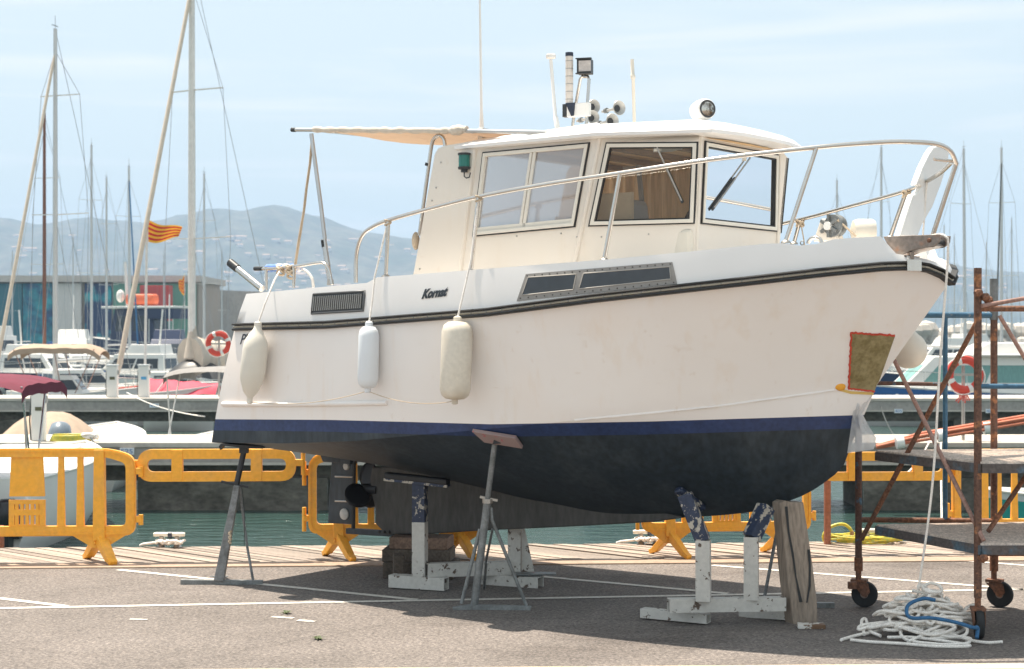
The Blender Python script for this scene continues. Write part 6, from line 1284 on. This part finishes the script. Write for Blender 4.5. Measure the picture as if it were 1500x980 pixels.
for a, b, m, lb in ((P(186, 575, 52), P(300, 610, 36.5), rope_w, 'pale mooring line running from the far pier to the grey bimini launch'), (P(1290, 595, 52), P(1312, 640, 45), rope_d, 'dark mooring line drooping from the far pier below the number plate'), (P(1365, 640, 31), P(1318, 700, 29), rope_w, 'thin mooring lines hanging down the near pier face behind the scaffold'), (P(1378, 640, 31), P(1380, 795, 27), rope_w, 'pale vertical line hanging behind the blue scaffold post')):
    mb = MB(); mb.tube(sag(a, b, .12, 10), .016, 5); tag(mb.build('mooring_line', m, smooth=60), lb, 'rope')
# --- orange bundle of cables carried above the near pier
gb = thing('cable_bundle', 'bundle of orange-red pipes with white pads slanting above the near pier', 'pipe bundle', P(1285, 656, 30.6)); orr = mat('bundle_orange', (.55, .17, .09), .6, var=.15, vs=6)
for k, (dy, dz) in enumerate(((0, 0), (.05, .06), (-.04, .09), (.03, .13))): mb = MB(); mb.tube([P(1284, 656, 30.6)+Vector((0, dy, dz*.3)), P(1350, 645, 30.5)+Vector((0, dy, dz)), P(1560, 610, 30.2)+Vector((0, dy, dz))], .03, 7); mb.build('pipe', orr, gb, smooth=60)
for x, y in ((1318, 648), (1379, 638), (1446, 627)): mb = MB(); c = P(x, y, 30.4); mb.tube([c+Vector((-.07, 0, -.01)), c+Vector((.07, 0, .012))], .12, 10); mb.build('pad', b_white, gb, smooth=50)
# --- motor cruiser beyond pier two
mc = thing('motor_cruiser', 'white motor cruiser with teal curtained windows and blue flank behind the lifebuoy', 'boat'); bhull(mc, 10.5, 3.3, 1.15, 1.65, b_white, (b_blue, .10, .75), dr=.5)
cabin(mc, 1.4, 7.8, 2.7, 1.1, 2.55, b_white, True, .3, 1.5, 'deckhouse', teal_cur, (.34, .78)); cabin(mc, 1.2, 5.2, 2.4, 2.56, 3.05, b_white, False, .2, .9, 'flybridge')
mb = MB(); mb.prism([(0, 0), (.5, 0), (.05, 1.0), (-.35, 1.0)], (1.7, -1.1, 2.9), (1, 0, 0), UPV, .12); mb.prism([(0, 0), (.5, 0), (.05, 1.0), (-.35, 1.0)], (1.7, 1.1, 2.9), (1, 0, 0), UPV, .12); mb.box((1.5, 0, 3.9), (.45, 2.3, .10)); mb.build('radar_arch', b_white, mc)
mb = MB(); mb.box((3.0, 0, 2.60), (4.6, 2.9, .08)); mb.build('flybridge_deck', b_white, mc, bevel=.03); rails(mc, 10.5, 3.3, 1.15, 1.65, .6, .5); put(mc, 1610, 60.5, hdg(-1, .02)); flag(mc, Vector((4.6, -1.2, 4.1)), .25, 1.0, (1, 0, 0), wave=.05)
mo = thing('motor_cruiser', 'pale cruiser with a pink cover behind the lifebuoy post', 'boat'); bhull(mo, 7, 2.6, 1.0, 1.4, b_white); cabin(mo, 1.2, 4.6, 2.0, 1.0, 2.1, b_white, True, .2, 1.0); mb = MB(); mb.sphere((1.0, 0, 1.5), .7, 12, 8, (1, 1, .9)); mb.build('cover', mat('cover_pink', (.62, .34, .33), .8), mo, smooth=70); put(mo, 1480, 68, hdg(-1, .3))
# --- teal striped hull behind the right barrier
tl = thing('runabout', 'grey hull with teal stripe moored against the quay behind the scaffold', 'boat'); bhull(tl, 6.5, 2.3, 1.0, 1.35, b_grey, (b_teal, .25, .95), dr=.4); mb = MB(); mb.lathe([(.03, 0), (.11, .05), (.12, .12), (.12, .5), (.11, .58), (.03, .62)], 14, (4.2, .98, .35)); mb.build('hull_fender', b_white, tl, smooth=60); put(tl, 2150, 21.5, hdg(-1, -.02))
# --- navy excursion boat
ex = thing('excursion_boat', 'navy excursion boat with orange liferaft on its roof in front of the shed', 'boat'); bhull(ex, 12, 4.0, 1.7, 2.2, b_navy, (b_white, .9, 1.0), dr=.6)
mb = MB(); mb.box((6, 0, .12), (11, 3.7, .5)); mb.build('boot_top', b_white, ex); cabin(ex, 2.6, 8.0, 3.2, 1.7, 4.1, b_navy, True, .1, .6, 'saloon'); mb = MB(); mb.box((4.3, 0, 4.2), (8.6, 3.9, .16)); mb.build('canopy_roof', b_white, ex, bevel=.04); mb = MB(); mb.box((1.7, 0, 3.75), (3.2, 3.7, .7)); mb.build('canopy_valance', b_navy, ex)
for x in (.2, 3.0): 
    for y in (-1.75, 1.75): mb = MB(); mb.tube([(x, y, 1.7), (x, y, 4.2)], .05, 6); mb.build('canopy_post', b_white, ex)
mb = MB(); mb.box((4.6, .4, 4.75), (3.4, 1.3, .75)); mb.build('liferaft', raft, ex, bevel=.25); mb = MB(); mb.tube([(6.6, 0, 4.2), (6.9, 0, 7.4)], .16, 8); mb.build('radar_mast', b_white, ex); mb = MB(); mb.sphere((7.2, .4, 5.0), .45, 12, 8); mb.build('radome', b_white, ex, smooth=70)
vs, fs = text_mesh('672 739 409'); mb = MB(); mb.add([Vector((3.6-2.4*a+2.0, 2.02, .72+.55*b)) for a, b in vs], fs); mb.build('phone_number', num_w, ex)
for x in (1.2, 5.2): mb = MB(); mb.lathe([(.05, 0), (.24, .2), (.24, .75), (.06, 1.0)], 12, (x, 2.2, .1)); mb.build('hull_fender', b_grey, ex, smooth=60)
flag(ex, Vector((-.2, 0, 6.5)), .7, 1.4, (1, 0, 0), wave=.1); mb = MB(); mb.tube([(-.2, 0, 1.7), (-.2, 0, 6.6)], .04, 6); mb.build('flag_staff', b_white, ex); put(ex, 268, 165, hdg(-1, .30)); ex.scale = (.95, 1, 1.45)
# --- crowded berths: more boats, each with its own trim
def yacht(px, D, head, L, hm, cm, lb, fly, stripe, cat='boat'):
    t = thing('motor_yacht', lb, cat, group='motor boats moored in the marina'); Bm = L*.31; fs, fb = L*.11, L*.16; bhull(t, L, Bm, fs, fb, hm, (stripe, .2, .6) if stripe else None, dr=.4); cabin(t, L*.22, L*.68, Bm*.78, fs, fs+L*.14, cm, True, .1, L*.12)
    if fly: cabin(t, L*.25, L*.5, Bm*.65, fs+L*.14, fs+L*.20, cm, False, .1, .4, 'flybridge'); mb = MB(); mb.tube([(L*.3, 0, fs+L*.2), (L*.28, 0, fs+L*.42)], .05, 6); mb.build('aerial_mast', b_white, t)
    rails(t, L, Bm, fs, fb, .6, .3); put(t, px, D, head); return t
for a in ((-20, 96, hdg(1, -.5), 9, b_white, b_white, 'white flybridge cruiser with a blue stripe left of the furled jib', True, b_blue), (60, 105, hdg(1, .4), 8, b_blue, b_white, 'bright blue launch with white cabin below the mural panel', False, None), 
          (20, 74, hdg(.8, .6), 7, b_white, b_white, 'white cabin boat with a red stripe behind the beige bimini', False, red_ring), (360, 120, hdg(-.9, .4), 8, b_navy, b_navy, 'navy launch with dark cabin beneath the furled jib foot', False, None), (170, 76, hdg(1, .2), 6.5, b_grey, b_white, 'low grey hull with white cabin behind the far pedestals', False, None),
          (300, 92, hdg(-1, .2), 9, b_white, b_white, 'white flybridge yacht with navy stripe behind the cream boom cover', True, b_navy), (500, 150, hdg(-1, .1), 13, b_white, b_white, 'large white motor yacht beyond the rod holder', True, None), (-70, 160, hdg(1, .2), 10, b_navy, b_white, 'dark hulled trawler yacht in front of the teal shed door', True, None), (40, 130, hdg(1, -.3), 9, b_blue, b_blue, 'all-blue workboat moored below the teal mural', True, b_white), (108, 112, hdg(.9, .5), 7.5, b_white, b_navy, 'white boat with navy wheelhouse between the pale masts', False, b_navy), (200, 100, hdg(-.8, .5), 7, b_navy, b_white, 'small navy hull with white cuddy under the orange liferaft', False, None),
          (1400, 110, hdg(-1, .2), 10, b_grey, b_white, 'grey hulled cruiser above the lifebuoy', False, None), (1460, 125, hdg(-1, -.2), 10, b_white, b_white, 'white cruiser with grey stripe behind the flagged radar arch', True, b_grey), (1360, 140, hdg(1, .3), 11, b_white, b_white, 'white flybridge yacht seen between the stem and the blue rail', True, b_navy), (30, 134, hdg(-.25, -1), 13, b_white, b_white, 'tall white motor yacht moored bow-on below the teal shed door', True, None), (112, 128, hdg(.2, -1), 12, b_white, b_white, 'white motor yacht with a blue stripe moored bow-on below the pale shed door', True, b_blue), (252, 126, hdg(.15, -1), 12, b_white, b_navy, 'bow-on yacht with navy upperworks beside the big pale mast', True, None), (560, 62, hdg(1, .15), 8, b_white, b_white, 'white cabin cruiser with teal stripe moored beyond the far pier behind the stern', False, b_teal), (700, 66, hdg(.9, .3), 7, b_grey, b_white, 'grey hulled cabin boat moored beyond the far pier behind the keel', False, None), (860, 64, hdg(1, .1), 8, b_navy, b_white, 'navy cruiser moored beyond the far pier behind the midship hull', False, None), (1030, 68, hdg(1, .2), 7.5, b_white, b_white, 'white cruiser with red stripe moored beyond the far pier behind the bow', False, red_ring), (1490, 90, hdg(-1, .4), 8, b_navy, b_white, 'navy cruiser with white cabin at the end of the far row', False, None)): yacht(*a)
# --- boatyard shed with painted doors
D = 245.; sc_ = D/F; bld = thing('boat_shed', 'long flat-roofed shed with teal painted doors and green panels beyond the masts', 'building', P(90, 520, D))
def facade(name, x0, x1, y0, y1, m, dD=0, th=.6, par=None): a = P(x0, y1, D+dD); b = P(x1, y0, D+dD); mb = MB(); mb.box(((a.x+b.x)/2, D+dD+th/2, (a.z+b.z)/2), (b.x-a.x, th, b.z-a.z)); return mb.build(name, m, par or bld)
facade('wall', -140, 291, 409, 528, mat('shed_wall', (.42, .34, .28), .8), .8, 18); facade('roof', -150, 293, 403.5, 413, mat('shed_roof_edge', (.55, .49, .44), .8), -.6, 22)
mur = mat('mural_teal', (.04, .27, .32), .6, vs=.35, col2=(.03, .09, .19), thr=(.4, .62), coord='Object', detail=3, sp=(1.2, .3))
mur2 = mat('mural_dark', (.02, .05, .13), .6, vs=.3, col2=(.03, .36, .42), thr=(.5, .65), detail=3)
for x0, x1, m in ((-90, -8, mat('door_teal', (.04, .16, .20), .6)), (-6, 32, MATS['door_teal']), (33.5, 76, mur), (78, 119, mat('door_pale', (.66, .62, .58), .7)), (124, 163, mur2), (166, 205, mat('panel_green', (.13, .33, .25), .6, var=.1)), (206, 247, MATS['panel_green']), (248, 287, MATS['panel_green'])): facade('door', x0, x1, 415, 526, m, .2, .4)
rc0 = thing('shipping_container', 'red ribbed container stacked in front of the green shed panels', 'container', P(227, 470, D-6)); facade('container_body', 205, 248, 418, 470, mat('container_red', (.60, .09, .075), .6), -6, 2.4, rc0)
for k in range(14): x = 207+k*3; facade('container_rib', x, x+1.2, 419, 469, MATS['container_red'], -6.15, .2, rc0)
mb = MB(); a = P(292, 424, 262); b = P(520, 424, 300); mb.add([Vector((a.x, a.y, W0-1)), Vector((b.x, b.y, W0-1)), Vector((b.x, b.y, a.z)), Vector((a.x, a.y, a.z)), Vector((a.x, a.y+6, W0-1)), Vector((b.x, b.y+6, W0-1)), Vector((b.x, b.y+6, a.z)), Vector((a.x, a.y+6, a.z))], [(0,1,2,3), (3,2,6,7), (4,5,6,7), (0,3,7,4), (1,2,6,5)]); tag(mb.build('breakwater_wall', conc), 'grey concrete breakwater wall running on from the end of the shed', 'wall')
# far quay and rubble breakwater
mb = MB(); a, b = X1(-900, 270), X1(2400, 270); mb.box(((a+b)/2, 290, .2), (b-a, 40, 3.2)); struct(mb.build('far_quay', conc))
g = random.Random(3); mb = MB()
for k in range(420): x = g.uniform(X1(1330, 250), X1(1700, 250)); r = g.uniform(.8, 1.9); mb.sphere((x, 264+g.uniform(-4, 3), W0+g.uniform(0, 4.2)), r, 6, 4, (1.2, 1, .8))
tag(mb.build('rubble_breakwater', conc_lt, smooth=20), 'pale rubble of the breakwater beyond the scaffold', None, None, 'stuff')
# ------------------------------------------------------------------ sea haze over the bay
hz = bpy.data.materials.new('sea_haze'); hz.use_nodes = True; t = hz.node_tree; t.nodes.remove(t.nodes['Principled BSDF']); vp = node(t, 'ShaderNodeVolumePrincipled')
vp.inputs['Color'].default_value = (.50, .70, .98, 1); vp.inputs['Density'].default_value = 2.8e-4; vp.inputs['Anisotropy'].default_value = 0
t.links.new(vp.outputs[0], t.nodes['Material Output'].inputs['Volume'])
mb = MB(); mb.box((0, 2000, 168), (9000, 5200, 344)); o = mb.build('haze', hz); o['kind'] = 'stuff'
